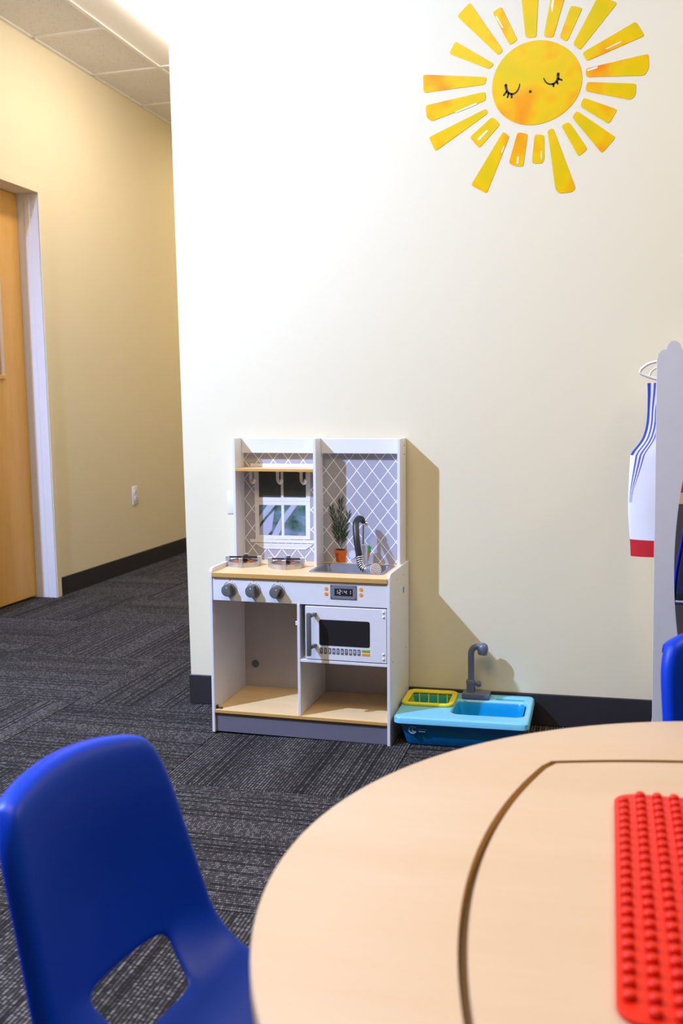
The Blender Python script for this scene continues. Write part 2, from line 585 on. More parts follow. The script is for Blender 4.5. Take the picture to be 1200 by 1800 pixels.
b = NB(); box(b, LX1 - 0.026, LX1 - 0.020, ly0, ly1, lz0, lz1)
obj('window_glass', b, t.m, door)
b = NB(); lathe(b, [(0.026, 0), (0.026, 0.006), (0.011, 0.008), (0.011, 0.045), (0.0, 0.046)], (LX1, d0 + 0.07, 1.0), (1, 0, 0), 16)
tube(b, [(LX1 + 0.04, d0 + 0.07, 1.0), (LX1 + 0.042, d0 + 0.18, 1.0)], 0.009, 8)
obj('door_handle', b, CHROME, door, 40)

# ceiling: slab, lay-in tiles, grid bars
b = NB(); box(b, XL - LT, X1 + TH, Y0 - TH, Y1 + TH, ZC + 0.085, ZC + 0.15)
box(b, XE + 0.0, X1 + TH, Y0 - TH, Y1, ZC + 0.0, ZC + 0.08)
box(b, XL - LT, XE, Y0 - TH, 0.43 + 0.01, ZC + 0.0, ZC + 0.08)
box(b, XL - LT, XE, 4.71, Y1 + TH, ZC + 0.0, ZC + 0.08)
ceil = obj('ceiling', b, plain('ceiling_paint', (0.70, 0.64, 0.55, 1), 0.9), kind='structure')
GX, GY, GP = -2.445, 1.656, 0.6096
cols = [(XL, GX), (GX, GX + GP), (GX + GP, XE)]
rows = [(GY + GP * k, GY + GP * (k + 1)) for k in range(-2, 5)]
ct = {}
for ci, (x0, x1) in enumerate(cols):
    for ri, (y0, y1) in enumerate(rows):
        if ci == 1 and ri in (1, 2): continue
        k = round(x1 - x0, 3)
        if k not in ct:
            bm = NB(); box(bm, -k / 2 + 0.008, k / 2 - 0.008, -GP / 2 + 0.008, GP / 2 - 0.008, 0.006, 0.018, 0.002)
            me = bpy.data.meshes.new('ceiling_tile'); bm.to_mesh(me); bm.free(); me.materials.append(CEIL); ct[k] = me
        share('ceiling_tile', ct[k], ceil, ((x0 + x1) / 2, (y0 + y1) / 2, ZC))
ya, yb = rows[0][0], rows[-1][1]
b = NB(); box(b, GX - 0.012, GX + 0.012, ya, yb, ZC, ZC + 0.008, 0.001); obj('grid_bar', b, GRID, ceil)
b = NB(); box(b, GX + GP - 0.012, GX + GP + 0.012, ya, yb, ZC, ZC + 0.008, 0.001); obj('grid_bar', b, GRID, ceil)
b = NB(); box(b, XL, XL + 0.022, ya, yb, ZC, ZC + 0.008, 0.001); obj('wall_angle', b, GRID, ceil)
for k in range(-1, 5):
    y = GY + GP * k
    for ci, (x0, x1) in enumerate(cols):
        if ci == 1 and k == 0: continue
        b = NB(); box(b, x0 + 0.012, x1 - 0.012, y - 0.012, y + 0.012, ZC, ZC + 0.008, 0.001)
        obj('grid_bar', b, GRID, ceil)

# recessed corridor light with curved reflectors
fx0, fx1, fy0, fy1 = GX + 0.013, GX + GP - 0.013, GY - GP + 0.013, GY + GP - 0.013
fl = thing('ceiling_light', 'recessed ceiling light glowing white beside the tan corridor ceiling tiles', 'light', ((fx0 + fx1) / 2, (fy0 + fy1) / 2, ZC))
fo = fl.location.copy()
b = NB()
prof = []
xc = (fx0 + fx1) / 2
N = 14
for s in (-1, 1):
    pr = []
    for i in range(N + 1):
        a = PI * i / N
        w = (xc - fx0 - 0.075) / 2
        cxx = xc + s * (0.075 + w)
        pr.append((cxx - s * w * math.cos(PI - a) * -1, ZC + 0.001 + 0.007 * math.sin(a)))
    for (xa, za), (xb_, zb) in zip(pr[:-1], pr[1:]):
        v = [b.verts.new(p) for p in ((xa, fy0, za), (xb_, fy0, zb), (xb_, fy1, zb), (xa, fy1, za))]
        b.faces.new(v)
obj('reflector', b, plain('reflector_paint', (0.82, 0.80, 0.76, 1), 0.45), fl, 60, off=fo)
b = NB(); box(b, fx0, fx1, fy0, fy1, ZC + 0.07, ZC + 0.08)
box(b, fx0, fx1, fy0 - 0.001, fy0 + 0.004, ZC, ZC + 0.07); box(b, fx0, fx1, fy1 - 0.004, fy1 + 0.001, ZC, ZC + 0.07)
obj('housing', b, GRID, fl, off=fo)
b = NB(); prism(b, [(xc + 0.08 * math.sin(t), ZC - 0.034 * math.cos(t) ** 1.0 + 0.003) for t in [-PI / 2 + PI * i / 10 for i in range(11)]], 'y', fy0 + 0.005, fy1 - 0.005)
obj('lens', b, emit('lens_glow', (1.0, 0.87, 0.77, 1), TROFFER_POWER), fl, off=fo)


# ------------------------------------------------------------------ wall outlet and plate
def outlet(loc, rot, label, duplex=True):
    t = thing('wall_outlet' if duplex else 'wall_plate', label, 'outlet' if duplex else 'plate', loc, rot)
    b = NB(); hw_, hh_ = (0.036, 0.058) if duplex else (0.0235, 0.036); box(b, -hw_, hw_, -0.006 if duplex else -0.003, 0, -hh_, hh_, 0.003 if duplex else 0.001, 2); obj('cover_plate', b, WHITE2 if duplex else WALLPLATE, t, 40)
    if duplex:
        for s in (-1, 1):
            b = NB(); prism(b, rrect(-0.017, 0.017, s * 0.0195 - 0.0145, s * 0.0195 + 0.0145, 0.011), 'y', -0.009, -0.004); f = obj('socket', b, WHITE2, t, 40)
            b = NB()
            for dx in (-0.0065, 0.0065): box(b, dx - 0.001, dx + 0.001, -0.0095, -0.0088, s * 0.0195 - 0.001, s * 0.0195 + 0.008)
            prism(b, disc_pts(0, s * 0.0195 - 0.007, 0.0025, 8), 'y', -0.0095, -0.0088); obj('slot', b, BLACK, f)
        b = NB(); lathe(b, [(0.003, 0), (0.003, 0.0015), (0, 0.002)], (0, -0.006, 0), (0, -1, 0), 8)
        if s > 0: obj('screw', b, WHITE2, t)
        else: b.free()
    return t


outlet((XL, 2.598, 0.465), (0, 0, PI / 2), 'white duplex wall outlet on the cream corridor wall')
outlet((-1.1935, 0, 0.6865), (0, 0, 0), 'blank white wall plate half hidden beside the play kitchen back', False)

# ------------------------------------------------------------------ sun decal on the wall
RAYS = [[(-0.4107, 2.1633), (-0.4484, 2.1286), (-0.3283, 2.0059), (-0.3138, 2.0172)], [(-0.3193, 2.1409), (-0.3447, 2.1278), (-0.2954, 2.0302), (-0.2725, 2.0416)], [(-0.2651, 2.191), (-0.2497, 2.0463), (-0.219, 2.044), (-0.2125, 2.1845)], [(-0.1722, 2.1796), (-0.1981, 2.0434), (-0.1717, 2.0377), (-0.1332, 2.164)], [(-0.1218, 2.1204), (-0.0897, 2.1101), (-0.1325, 2.0225), (-0.1537, 2.0358)], [(-0.0449, 2.1399), (0.0059, 2.1124), (-0.0962, 1.9951), (-0.1157, 2.0141)], [(0.0561, 2.0567), (0.0808, 2.0154), (-0.0777, 1.9631), (-0.0895, 1.9878)], [(0.0911, 1.9659), (0.0937, 1.928), (0.0822, 1.9076), (-0.0785, 1.9194), (-0.0803, 1.9431)], [(0.0592, 1.8882), (0.058, 1.8558), (0.0451, 1.845), (-0.0805, 1.8811), (-0.0762, 1.906)], [(-0.0854, 1.864), (0.0088, 1.8222), (-0.0145, 1.7842), (-0.0947, 1.8401)], [(-0.1046, 1.8294), (0.0051, 1.7456), (-0.0331, 1.7046), (-0.1174, 1.8117)], [(-0.1258, 1.8002), (-0.0733, 1.7201), (-0.0983, 1.7004), (-0.1482, 1.7922)], [(-0.1708, 1.787), (-0.1062, 1.6125), (-0.1163, 1.602), (-0.1531, 1.6007), (-0.1634, 1.6139), (-0.1867, 1.7817)], [(-0.2231, 1.7736), (-0.1963, 1.7702), (-0.1956, 1.701), (-0.2018, 1.6891), (-0.2316, 1.6926)], [(-0.2725, 1.7841), (-0.2432, 1.777), (-0.2564, 1.6844), (-0.2795, 1.6879), (-0.2981, 1.6979)], [(-0.3142, 1.79), (-0.2963, 1.7743), (-0.3633, 1.6159), (-0.4099, 1.6435)], [(-0.3461, 1.8347), (-0.3229, 1.8106), (-0.3846, 1.7477), (-0.4127, 1.7815)], [(-0.3636, 1.8595), (-0.3595, 1.845), (-0.5156, 1.7499), (-0.5358, 1.792)], [(-0.3663, 1.9077), (-0.3652, 1.8822), (-0.5269, 1.8373), (-0.5418, 1.8502), (-0.5445, 1.8849)], [(-0.3615, 1.9483), (-0.3674, 1.9276), (-0.5501, 1.9215), (-0.5508, 1.9742)], [(-0.4535, 2.0586), (-0.3393, 1.9825), (-0.3544, 1.9695), (-0.4727, 2.0257)]]
SLIV = [[(-0.3903, 1.7738), (-0.3845, 1.7699), (-0.3574, 1.796), (-0.3638, 1.7972)], [(-0.455, 1.8582), (-0.3958, 1.8773), (-0.3882, 1.8738), (-0.4521, 1.855)], [(-0.0246, 1.9918), (0.0162, 2.0074), (0.0178, 2.005), (-0.0218, 1.9898)], [(-0.0764, 1.9389), (-0.0478, 1.9463), (-0.0461, 1.9418), (-0.0736, 1.9353)], [(-0.3355, 2.114), (-0.3154, 2.0801), (-0.3137, 2.0822), (-0.332, 2.1153)], [(-0.1776, 2.1259), (-0.1721, 2.147), (-0.1681, 2.1465), (-0.1742, 2.1064)], [(-0.2755, 1.6961), (-0.2726, 1.7146), (-0.2691, 1.7143), (-0.2703, 1.6945)], [(-0.2047, 1.7017), (-0.2053, 1.7243), (-0.2031, 1.7241), (-0.2024, 1.7016)], [(-0.3172, 1.729), (-0.3108, 1.7455), (-0.3126, 1.7473), (-0.3202, 1.7309)]]
SLIV_RAY = [16, 18, 6, 7, 1, 3, 14, 13, 15]


def round_poly(P, r):
    out = []
    n = len(P)
    for i in range(n):
        p = Vector(P[i]); a = Vector(P[i - 1]); c = Vector(P[(i + 1) % n])
        ra = min(r, (a - p).length * 0.4); rc = min(r, (c - p).length * 0.4)
        A = p + (a - p).normalized() * ra; B2 = p + (c - p).normalized() * rc
        for t in (0.0, 0.35, 0.65, 1.0):
            out.append(tuple(A.lerp(p, t).lerp(p.lerp(B2, t), t)))
    return out


sun = thing('sun_decal', 'yellow sun wall sticker with a sleeping face on the white wall', 'wall sticker', (-0.2194, 0, 1.918))
so = sun.location.copy()
ray_objs = []
for P in RAYS:
    b = NB(); prism(b, round_poly(P, 0.008), 'y', -0.0012, 0.0)
    ray_objs.append(obj('ray', b, SUNM, sun, off=so))
for P, k in zip(SLIV, SLIV_RAY):
    b = NB(); prism(b, P, 'y', -0.0015, -0.0011); obj('printed_sliver', b, SLIVERW, ray_objs[k], off=so)  # white slivers belong to the sticker's print
fp = []
for i in range(48):
    t = 2 * PI * i / 48
    k = 1 + 0.012 * math.cos(3 * t + 0.5) + 0.012 * math.cos(2 * t - 0.9)
    fp.append((-0.2194 + 0.1275 * k * math.cos(t), 1.9176 + 0.1185 * k * math.sin(t)))
b = NB(); prism(b, fp, 'y', -0.0012, 0.0)
face = obj('face', b, SUNM, sun, off=so)


def ribbon(bm, pts, wa, wb, y0, y1, peak=None):
    P = [Vector((p[0], p[1])) for p in pts]
    n = len(P); L_, R2 = [], []
    for i in range(n):
        d = (P[min(i + 1, n - 1)] - P[max(i - 1, 0)]).normalized(); nn = Vector((-d.y, d.x))
        w = (wa + (wb - wa) * i / max(1, n - 1)) / 2
        L_.append(tuple(P[i] + nn * w)); R2.append(tuple(P[i] - nn * w))
    for i in range(n - 1):
        prism(bm, [L_[i], L_[i + 1], R2[i + 1], R2[i]], 'y', y0, y1)
    for p, w in ((P[0], wa), (P[-1], wb)):
        prism(bm, disc_pts(p.x, p.y, w / 2, 8), 'y', y0, y1)


def eye(path, lashes, wa, wb):
    b = NB()
    sp = [(p.x, p.y) for p in smooth_path([(x, z, 0) for x, z in path], 4)]
    ribbon(b, sp, wa, wb, -0.0018, -0.0011)
    for A, B2 in lashes: ribbon(b, [A, B2], 0.0064, 0.0046, -0.0018, -0.0011)
    obj('eye', b, INK, face, off=so)


eye([(-0.3062, 1.9198), (-0.3047, 1.9085), (-0.2989, 1.8978), (-0.2874, 1.8926), (-0.2759, 1.8971), (-0.2682, 1.9086), (-0.2663, 1.9185)],
    [((-0.3039, 1.9009), (-0.3124, 1.8916)), ((-0.2982, 1.8955), (-0.3016, 1.8846)), ((-0.2897, 1.8924), (-0.2893, 1.8827))], 0.0078, 0.003)
eye([(-0.1972, 1.9276), (-0.1923, 1.9178), (-0.1847, 1.9116), (-0.1734, 1.9093), (-0.1641, 1.9132), (-0.1581, 1.9218), (-0.1566, 1.9364)],
    [((-0.1558, 1.9223), (-0.1461, 1.918)), ((-0.1603, 1.9147), (-0.1577, 1.9089)), ((-0.1704, 1.9094), (-0.1696, 1.9027))], 0.003, 0.0078)
b = NB(); prism(b, disc_pts(-0.2358, 1.8947, 0.0042, 12), 'y', -0.0018, -0.0011); obj('nose', b, INK, face, off=so)

# ------------------------------------------------------------------ play kitchen (local frame: centre of the back at floor level)
KX = -0.897
kit = thing('play_kitchen', 'white and grey wooden play kitchen with two burners and a microwave against the wall', 'toy kitchen', (KX, -0.003, 0.003), (0, 0.0122, 0))


def kb(name, x0, x1, y0, y1, z0, z1, mat, parent=kit, bev=0.0012, label=None):
    b = NB(); box(b, x0, x1, y0, y1, z0, z1, bev)
    return obj(name, b, mat, parent, label=label)


YF = -0.280
for s, nm in ((-1, 'side_panel'), (1, 'side_panel')):
    xo, xi = s * 0.280, s * 0.271
    b = NB()
    prism(b, [(YF, 0.0), (0, 0.0), (0, 0.509), (YF + 0.02, 0.511), (YF + 0.006, 0.508), (YF, 0.500)], 'x', min(xo, xi), max(xo, xi), 0.0012)
    sp_ = obj(nm, b, WHITE, kit)
    if s > 0: right_panel = sp_
back = kb('back_panel', -0.271, 0.271, -0.008, 0, 0.0, 0.482, plain('back_board', (0.46, 0.42, 0.395, 1), 0.5))
kb('plinth', -0.271, 0.271, YF + 0.008, YF + 0.018, 0.0, 0.0605, GREYP)
kb('bottom_shelf', -0.271, 0.271, YF + 0.002, -0.008, 0.0605, 0.070, COUNTER)
kb('shelf_edge', -0.271, 0.271, YF + 0.0005, YF + 0.0022, 0.0605, 0.070, EDGE, bev=0.0004)
kb('divider', -0.003, 0.006, YF + 0.002, -0.008, 0.070, 0.412, WHITE)
kb('middle_shelf', 0.006, 0.271, YF + 0.002, -0.008, 0.236, 0.245, WHITE)
kb('control_panel', -0.271, 0.271, YF + 0.003, YF + 0.015, 0.411, 0.484, WHITE)
kb('counter_edge', -0.271, 0.271, YF - 0.004, YF - 0.002, 0.484, 0.497, EDGE, bev=0.0005)
# worktop with the sink cut-out: four slabs around the hole joined into one mesh
SX0, SX1, SY0, SY1 = 0.022, 0.236, -0.205, -0.050
b = NB()
for q in ((-0.271, SX0, YF - 0.002, 0), (SX1, 0.271, YF - 0.002, 0), (SX0, SX1, YF - 0.002, SY0), (SX0, SX1, SY1, 0)):
    box(b, *q, 0.484, 0.497)
counter = obj('worktop', b, COUNTER, kit)

# steel sink: rim + tapered bowl
b = NB()
ro = rrect(SX0 - 0.010, SX1 + 0.010, SY0 - 0.010, SY1 + 0.010, 0.016, 5)
r1 = rrect(SX0 - 0.001, SX1 + 0.001, SY0 - 0.001, SY1 + 0.001, 0.016, 5)
r2 = rrect(SX0 + 0.004, SX1 - 0.004, SY0 + 0.004, SY1 - 0.004, 0.016, 5)
r3 = rrect(SX0 + 0.016, SX1 - 0.016, SY0 + 0.014, SY1 - 0.014, 0.02, 5)
rings = [[b.verts.new((x, y, z)) for x, y in R] for R, z in ((ro, 0.4972), (ro, 0.4992), (r1, 0.5000), (r2, 0.4975), (r3, 0.452))]
for A, B2 in zip(rings[:-1], rings[1:]):
    n = len(A)
    for i in range(n): b.faces.new((A[i], A[(i + 1) % n], B2[(i + 1) % n], B2[i]))
b.faces.new(rings[-1])
sinkp = obj('sink_basin', b, STEEL, kit, 35)
b = NB(); lathe(b, [(0.0, 0.4525), (0.016, 0.4525), (0.017, 0.4545), (0.019, 0.4525)], ((SX0 + SX1) / 2, (SY0 + SY1) / 2, 0), (0, 0, 1), 16, cap=False)
obj('drain', b, CHROME, sinkp, 40)

# tower: three uprights, two headers, two backsplashes, a shelf with hooks
TY = -0.092
for x0 in (-0.271, -0.0045, 0.262):
    b = NB(); prism(b, [(TY, 0.4972), (0, 0.4972), (0, 0.8945), (TY, 0.8945)], 'x', x0, x0 + 0.009, 0.0012)
    tp = obj('upright', b, WHITE, kit)
    if x0 < -0.2: left_up = tp
    elif x0 < 0.1: mid_up = tp
for x0, x1 in ((-0.262, -0.0045), (0.0045, 0.262)):
    kb('header_board', x0, x1, -0.034, -0.024, 0.846, 0.8935, WHITE)
    kb('backsplash', x0, x1, -0.012, -0.006, 0.4972, 0.850, TRELLIS, bev=0)
bsL, bsR = [o for o in kit.children if o.name.startswith('backsplash')]
kb('tower_shelf', -0.262, -0.0045, TY + 0.002, -0.012, 0.791, 0.7995, COUNTER)
kb('tower_shelf_edge', -0.262, -0.0045, TY, TY + 0.002, 0.791, 0.7995, EDGE, bev=0.0004)
for hx in (-0.232, -0.1405, -0.0615):
    b = NB()
    pts = [(hx, -0.034, 0.791), (hx, -0.034, 0.766), (hx + 0.002, -0.035, 0.757), (hx + 0.009, -0.040, 0.751), (hx + 0.0165, -0.047, 0.754), (hx + 0.0195, -0.050, 0.760)]
    sp = smooth_path(pts, 4)
    tube(b, sp, 0.0050, 10)
    lathe(b, [(0.0, -0.0055), (0.0045, -0.0035), (0.0058, 0), (0.0045, 0.0035), (0, 0.0055)], (hx + 0.0195, -0.050, 0.761), (0, 0, 1), 12)
    lathe(b, [(0.009, 0.0), (0.009, -0.004), (0.005, -0.006)], (hx, -0.034, 0.791), (0, 0, 1), 12)
    obj('hook', b, WHITE2, kit, 50)
kb('slot_clip', -0.2621, -0.2595, -0.056, -0.048, 0.681, 0.727, WHITE2, left_up, 0.001)


def flat(name, pts, mat, parent, y0=-0.0131, y1=-0.0119):
    b = NB(); prism(b, pts, 'y', y0, y1)
    return obj(name, b, mat, parent)


def rect(x0, x1, z0, z1):
    return [(x0, z0), (x1, z0), (x1, z1), (x0, z1)]


# printed sash window on the left backsplash (flat print)
wf = flat('printed_window_frame', [(-0.2275, 0.7905), (-0.2262, 0.5640), (-0.0405, 0.5680), (-0.0375, 0.7905)], PRINTW, bsL)
flat('printed_window_cap', rect(-0.240, -0.0048, 0.8000, 0.8110), PRINTW, bsL, -0.0133)
for x0, x1, z0, z1, m in ((-0.2118, -0.1370, 0.702, 0.7905, PANED), (-0.1282, -0.0530, 0.703, 0.7905, PANED), (-0.2125, -0.1365, 0.5790, 0.6768, PANE), (-0.1273, -0.0545, 0.5795, 0.678, PANE)):
    flat('printed_pane', rect(x0, x1, z0, z1), m, bsL, -0.0135, -0.0130)
flat('printed_rail', [(-0.2275, 0.6995), (-0.2270, 0.6785), (-0.0390, 0.6805), (-0.0387, 0.7028)], PRINTW, bsL, -0.0134, -0.0130)
flat('printed_rail_line', [(-0.2275, 0.6888), (-0.2275, 0.6878), (-0.039, 0.6902), (-0.039, 0.6912)], plain('print_shade', lin(196, 190, 196), 0.4), bsL, -0.0136, -0.0133)
for P in ([(-0.1836, 0.6768), (-0.1562, 0.6768), (-0.2088, 0.6180), (-0.2125, 0.5900), (-0.2125, 0.6380)], [(-0.1365, 0.6420), (-0.1365, 0.5990), (-0.1472, 0.5790), (-0.1700, 0.5790)],
          [(-0.2125, 0.5990), (-0.1850, 0.6350), (-0.1600, 0.6600), (-0.1700, 0.5950), (-0.1838, 0.5792), (-0.2125, 0.5792)], [(-0.0820, 0.6778), (-0.1030, 0.6778), (-0.1270, 0.6470), (-0.1270, 0.6180)]):
    flat('printed_streak', P, STREAK, bsL, -0.0138, -0.0134)
flat('printed_sill', [(-0.2455, 0.5640), (-0.2450, 0.5535), (-0.0048, 0.5555), (-0.0048, 0.5655)], PRINTW, bsL, -0.0136, -0.0130)
flat('printed_apron', [(-0.2330, 0.5512), (-0.1995, 0.5338), (-0.0566, 0.5345), (-0.0290, 0.5530)], PRINTW, bsL, -0.0134, -0.0130)
for k in range(2):
    z = 0.5465 - 0.0052 * k; x = 0.009 * (k + 1)
    flat('printed_apron_line', [(-0.2330 + x, z), (-0.2320 + x, z - 0.0011), (-0.0310 - x, z + 0.0007), (-0.0300 - x, z + 0.0018)], MATS['print_shade'], bsL, -0.0137, -0.0133)

# printed potted herb and carrots on the right backsplash
flat('printed_pot', [(0.0420, 0.5290), (0.0465, 0.4985), (0.0748, 0.4985), (0.0795, 0.5290)], TERRA, bsR)
flat('printed_pot_rim', [(0.0375, 0.5405), (0.0400, 0.5275), (0.0805, 0.5275), (0.0818, 0.5400)], TERRA, bsR, -0.0134, -0.0130)
flat('printed_pot_shade', [(0.0430, 0.5270), (0.0468, 0.4985), (0.0570, 0.4985), (0.0520, 0.5120), (0.0545, 0.5270)], TERRAD, bsR, -0.0134, -0.0130)
flat('printed_soil', disc_pts(0.0600, 0.5385, 0.0165, 14, 0.0026), BLACKG, bsR, -0.0137, -0.0133)
random.seed(5)
b = NB()


def blade(bm, x, z, ang, ln, w, yy):
    d = Vector((math.sin(ang), math.cos(ang))); nn = Vector((d.y, -d.x)); p = Vector((x, z))
    pts = [p, p + d * ln * 0.45 + nn * w, p + d * ln, p + d * ln * 0.45 - nn * w]
    prism(bm, [tuple(q) for q in pts], 'y', yy - 0.0003, yy)


stems = [((0.0605, 0.540), (0.0615, 0.690)), ((0.0600, 0.560), (0.0330, 0.670)), ((0.0610, 0.550), (0.0850, 0.650)), ((0.0600, 0.545), (0.0430, 0.600)), ((0.0610, 0.545), (0.0760, 0.590))]
for (xa, za), (xb_, zb) in stems:
    base_a = math.atan2(xb_ - xa, zb - za)
    L0 = math.hypot(xb_ - xa, zb - za)
    blade(b, xa, za, base_a, L0, 0.0010, -0.0131)
    nl = int(L0 / 0.006)
    for k in range(1, nl + 1):
        f = k / nl
        if f < 0.2: continue
        for s in (-1, 1):
            blade(b, xa + (xb_ - xa) * f, za + (zb - za) * f, base_a + s * random.uniform(0.25, 0.65), random.uniform(0.022, 0.036) * (1.1 - 0.35 * f), random.uniform(0.0010, 0.0016), -0.0131 - 0.0001 * random.random())
obj('printed_foliage', b, LEAF, bsR)
flat('printed_carrot', [(0.1400, 0.5400), (0.1445, 0.4985), (0.1480, 0.5000), (0.1590, 0.5370), (0.1540, 0.5400)], CARROT, bsR)
b = NB()
for x, z, r in ((0.1440, 0.5500, 0.007), (0.1530, 0.5470, 0.0075), (0.1480, 0.5390, 0.0075), (0.1440, 0.5350, 0.006), (0.1530, 0.5380, 0.006), (0.1480, 0.5310, 0.004)):
    prism(b, disc_pts(x, z, r, 9, a0=random.random()), 'y', -0.0136 - 0.0001 * random.random(), -0.0130)
obj('printed_carrot_tops', b, LEAF2, bsR)


# burners
def burner(cx, cy):
    z0 = 0.4972
    b = NB()
    R0, R1 = 0.053, 0.048
    lathe(b, [(R0, 0.0), (R0, 0.0145), (R1, 0.0150), (R1, 0.0125), (0.0, 0.0125)], (cx, cy, z0), (0, 0, 1), 32)
    ring = obj('burner', b, SILVER, kit, 40)
    for k in range(4):
        b = NB()
        a = 0.17 + k * PI / 2
        d = Vector((math.cos(a), math.sin(a), 0)); nn = Vector((-d.y, d.x, 0))
        c = Vector((cx, cy, z0))
        for r0, r1, za, zb in ((0.044, 0.057, 0.0, 0.0300),):
            w = 0.0060
            P = [c + d * r0 + nn * w, c + d * r1 + nn * w, c + d * r1 - nn * w, c + d * r0 - nn * w]
            prism(b, [(p.x, p.y) for p in P], 'z', z0 + za, z0 + zb, 0.0008)
        obj('pan_support', b, SILVER, ring)
    b = NB()
    for k in range(2):
        a = 0.17 + k * PI / 2
        d = Vector((math.cos(a), math.sin(a), 0)); nn = Vector((-d.y, d.x, 0)); c = Vector((cx, cy, z0)); w = 0.0035
        P = [c - d * 0.044 + nn * w, c + d * 0.044 + nn * w, c + d * 0.044 - nn * w, c - d * 0.044 - nn * w]
        prism(b, [(p.x, p.y) for p in P], 'z', z0 + 0.0235 + 0.001 * k, z0 + 0.0280 + 0.001 * k)
    obj('cross_bar', b, BLACK, ring)  # bars coloured black to stand for the shade on them
    b = NB(); prism(b, disc_pts(cx, cy, 0.0455, 28), 'z', z0 + 0.0126, z0 + 0.0132)
    obj('flame_sticker', b, EMBER, ring)
    b = NB()
    for k in range(9):
        a = 2 * PI * k / 9
        p = Vector((cx + 0.028 * math.cos(a), cy + 0.028 * math.sin(a)))
        d = Vector((math.cos(a), math.sin(a))); nn = Vector((-d.y, d.x))
        prism(b, [tuple(p - d * 0.010 + nn * 0.006), tuple(p + nn * 0.0025), tuple(p + d * 0.012), tuple(p - nn * 0.0035), tuple(p - d * 0.010 - nn * 0.005)], 'z', z0 + 0.0132, z0 + 0.0136)
    obj('printed_flame', b, FLAME, ring)
    b = NB(); lathe(b, [(0.012, 0.0132), (0.012, 0.0180), (0.009, 0.0200), (0.0, 0.0205)], (cx, cy, z0), (0, 0, 1), 20)
    obj('burner_cap', b, BLACK, ring, 40)


burner(-0.224, -0.130)
burner(-0.080, -0.138)

# control panel: knobs, dial rings, marks, buttons, clock
YC = YF + 0.003
for kx, rot in ((-0.2140, 0.05), (-0.1382, 0.05), (-0.0622, -0.45)):
    kz = 0.4475
    b = NB()
    lathe(b, [(0.0188, 0.0), (0.0188, 0.009), (0.0172, 0.011), (0.0, 0.011)], (kx, YC, kz), (0, -1, 0), 24)
    cr, sr = math.cos(rot), math.sin(rot)
    P = []
    for i in range(24):
        a = 2 * PI * i / 24
        x, z = 0.0180 * math.cos(a), 0.0180 * math.sin(a)
        x = max(-0.0172, min(0.0094, x))
        P.append((kx + x * cr - z * sr, kz + x * sr + z * cr))
    prism(b, P, 'y', YC - 0.028, YC - 0.010, 0.0012)
    kn = obj('knob', b, DARKGREY, kit, 35)
    b = NB(); mx, mz = kx + 0.0 * cr - 0.009 * sr, kz + 0.009 * cr
    prism(b, disc_pts(mx, mz, 0.0018, 8), 'y', YC - 0.0284, YC - 0.0279); obj('knob_dot', b, PRINTW, kn)
    b = NB()
    for a0, a1 in ((-200, -130), (-125, 60), (64, 75), (108, 155)):
        pts = [(kx + 0.0228 * math.cos(math.radians(a)), kz + 0.0005 + 0.0228 * math.sin(math.radians(a))) for a in range(a0, a1 + 1, 9)]
        for p, q in zip(pts[:-1], pts[1:]):
            prism(b, [p, q, (kx + (q[0] - kx) * 0.93, kz + (q[1] - kz) * 0.93), (kx + (p[0] - kx) * 0.93, kz + (p[1] - kz) * 0.93)], 'y', YC - 0.0004, YC + 0.0002)
    obj('dial_ring', b, GREYP, kn)
    b = NB(); prism(b, [(kx - 0.0048, kz + 0.0310), (kx + 0.0048, kz + 0.0310), (kx, kz + 0.0238)], 'y', YC - 0.0005, YC + 0.0002)
    obj('dial_mark', b, ORANGE, kn)

icons = {}
for ix, iz, ic in ((0.0879, 0.4612, 'ring'), (0.0880, 0.4455, 'none'), (0.1935, 0.4627, 'bar'), (0.1936, 0.4469, 'arch')):
    b = NB(); prism(b, disc_pts(ix, iz, 0.0056, 20), 'y', YC - 0.0008, YC + 0.0002); bt = obj('button', b, ORANGE, kit)
    b = NB()
    if ic == 'ring':
        for i in range(12):
            a, c2 = 2 * PI * i / 12, 2 * PI * (i + 1) / 12
            prism(b, [(ix + r * math.cos(t), iz + r * math.sin(t)) for r, t in ((0.0032, a), (0.0032, c2), (0.0023, c2), (0.0023, a))], 'y', YC - 0.0011, YC - 0.0007)
    elif ic == 'bar':
        prism(b, rect(ix - 0.0006, ix + 0.0006, iz - 0.003, iz + 0.003), 'y', YC - 0.0011, YC - 0.0007)
    elif ic == 'arch':
        for i in range(6):
            a, c2 = PI * i / 6, PI * (i + 1) / 6
            prism(b, [(ix + r * math.cos(t), iz - 0.001 + r * math.sin(t)) for r, t in ((0.0033, a), (0.0033, c2), (0.0022, c2), (0.0022, a))], 'y', YC - 0.0011, YC - 0.0007)
    if ic != 'none': obj('button_icon', b, plain('icon_print', lin(255, 200, 120), 0.4), bt)
    else: b.free()
clk = kb('clock_panel', 0.1003, 0.1798, YC - 0.0025, YC + 0.001, 0.4322, 0.4742, plain('clock_grey', lin(122, 122, 132), 0.35), bev=0.0008)
kb('clock_screen', 0.1136, 0.1686, YC - 0.0029, YC - 0.0024, 0.4425, 0.4638, BLACKG, clk, 0)
for x, z in ((0.1040, 0.4705), (0.1762, 0.4705), (0.1040, 0.4358), (0.1762, 0.4358)):
    b = NB(); prism(b, disc_pts(x, z, 0.0014, 8), 'y', YC - 0.003, YC - 0.0024); obj('clock_rivet', b, BLACK, clk)
SEG = {'1': 'bc', '2': 'abged', '4': 'fgbc'}


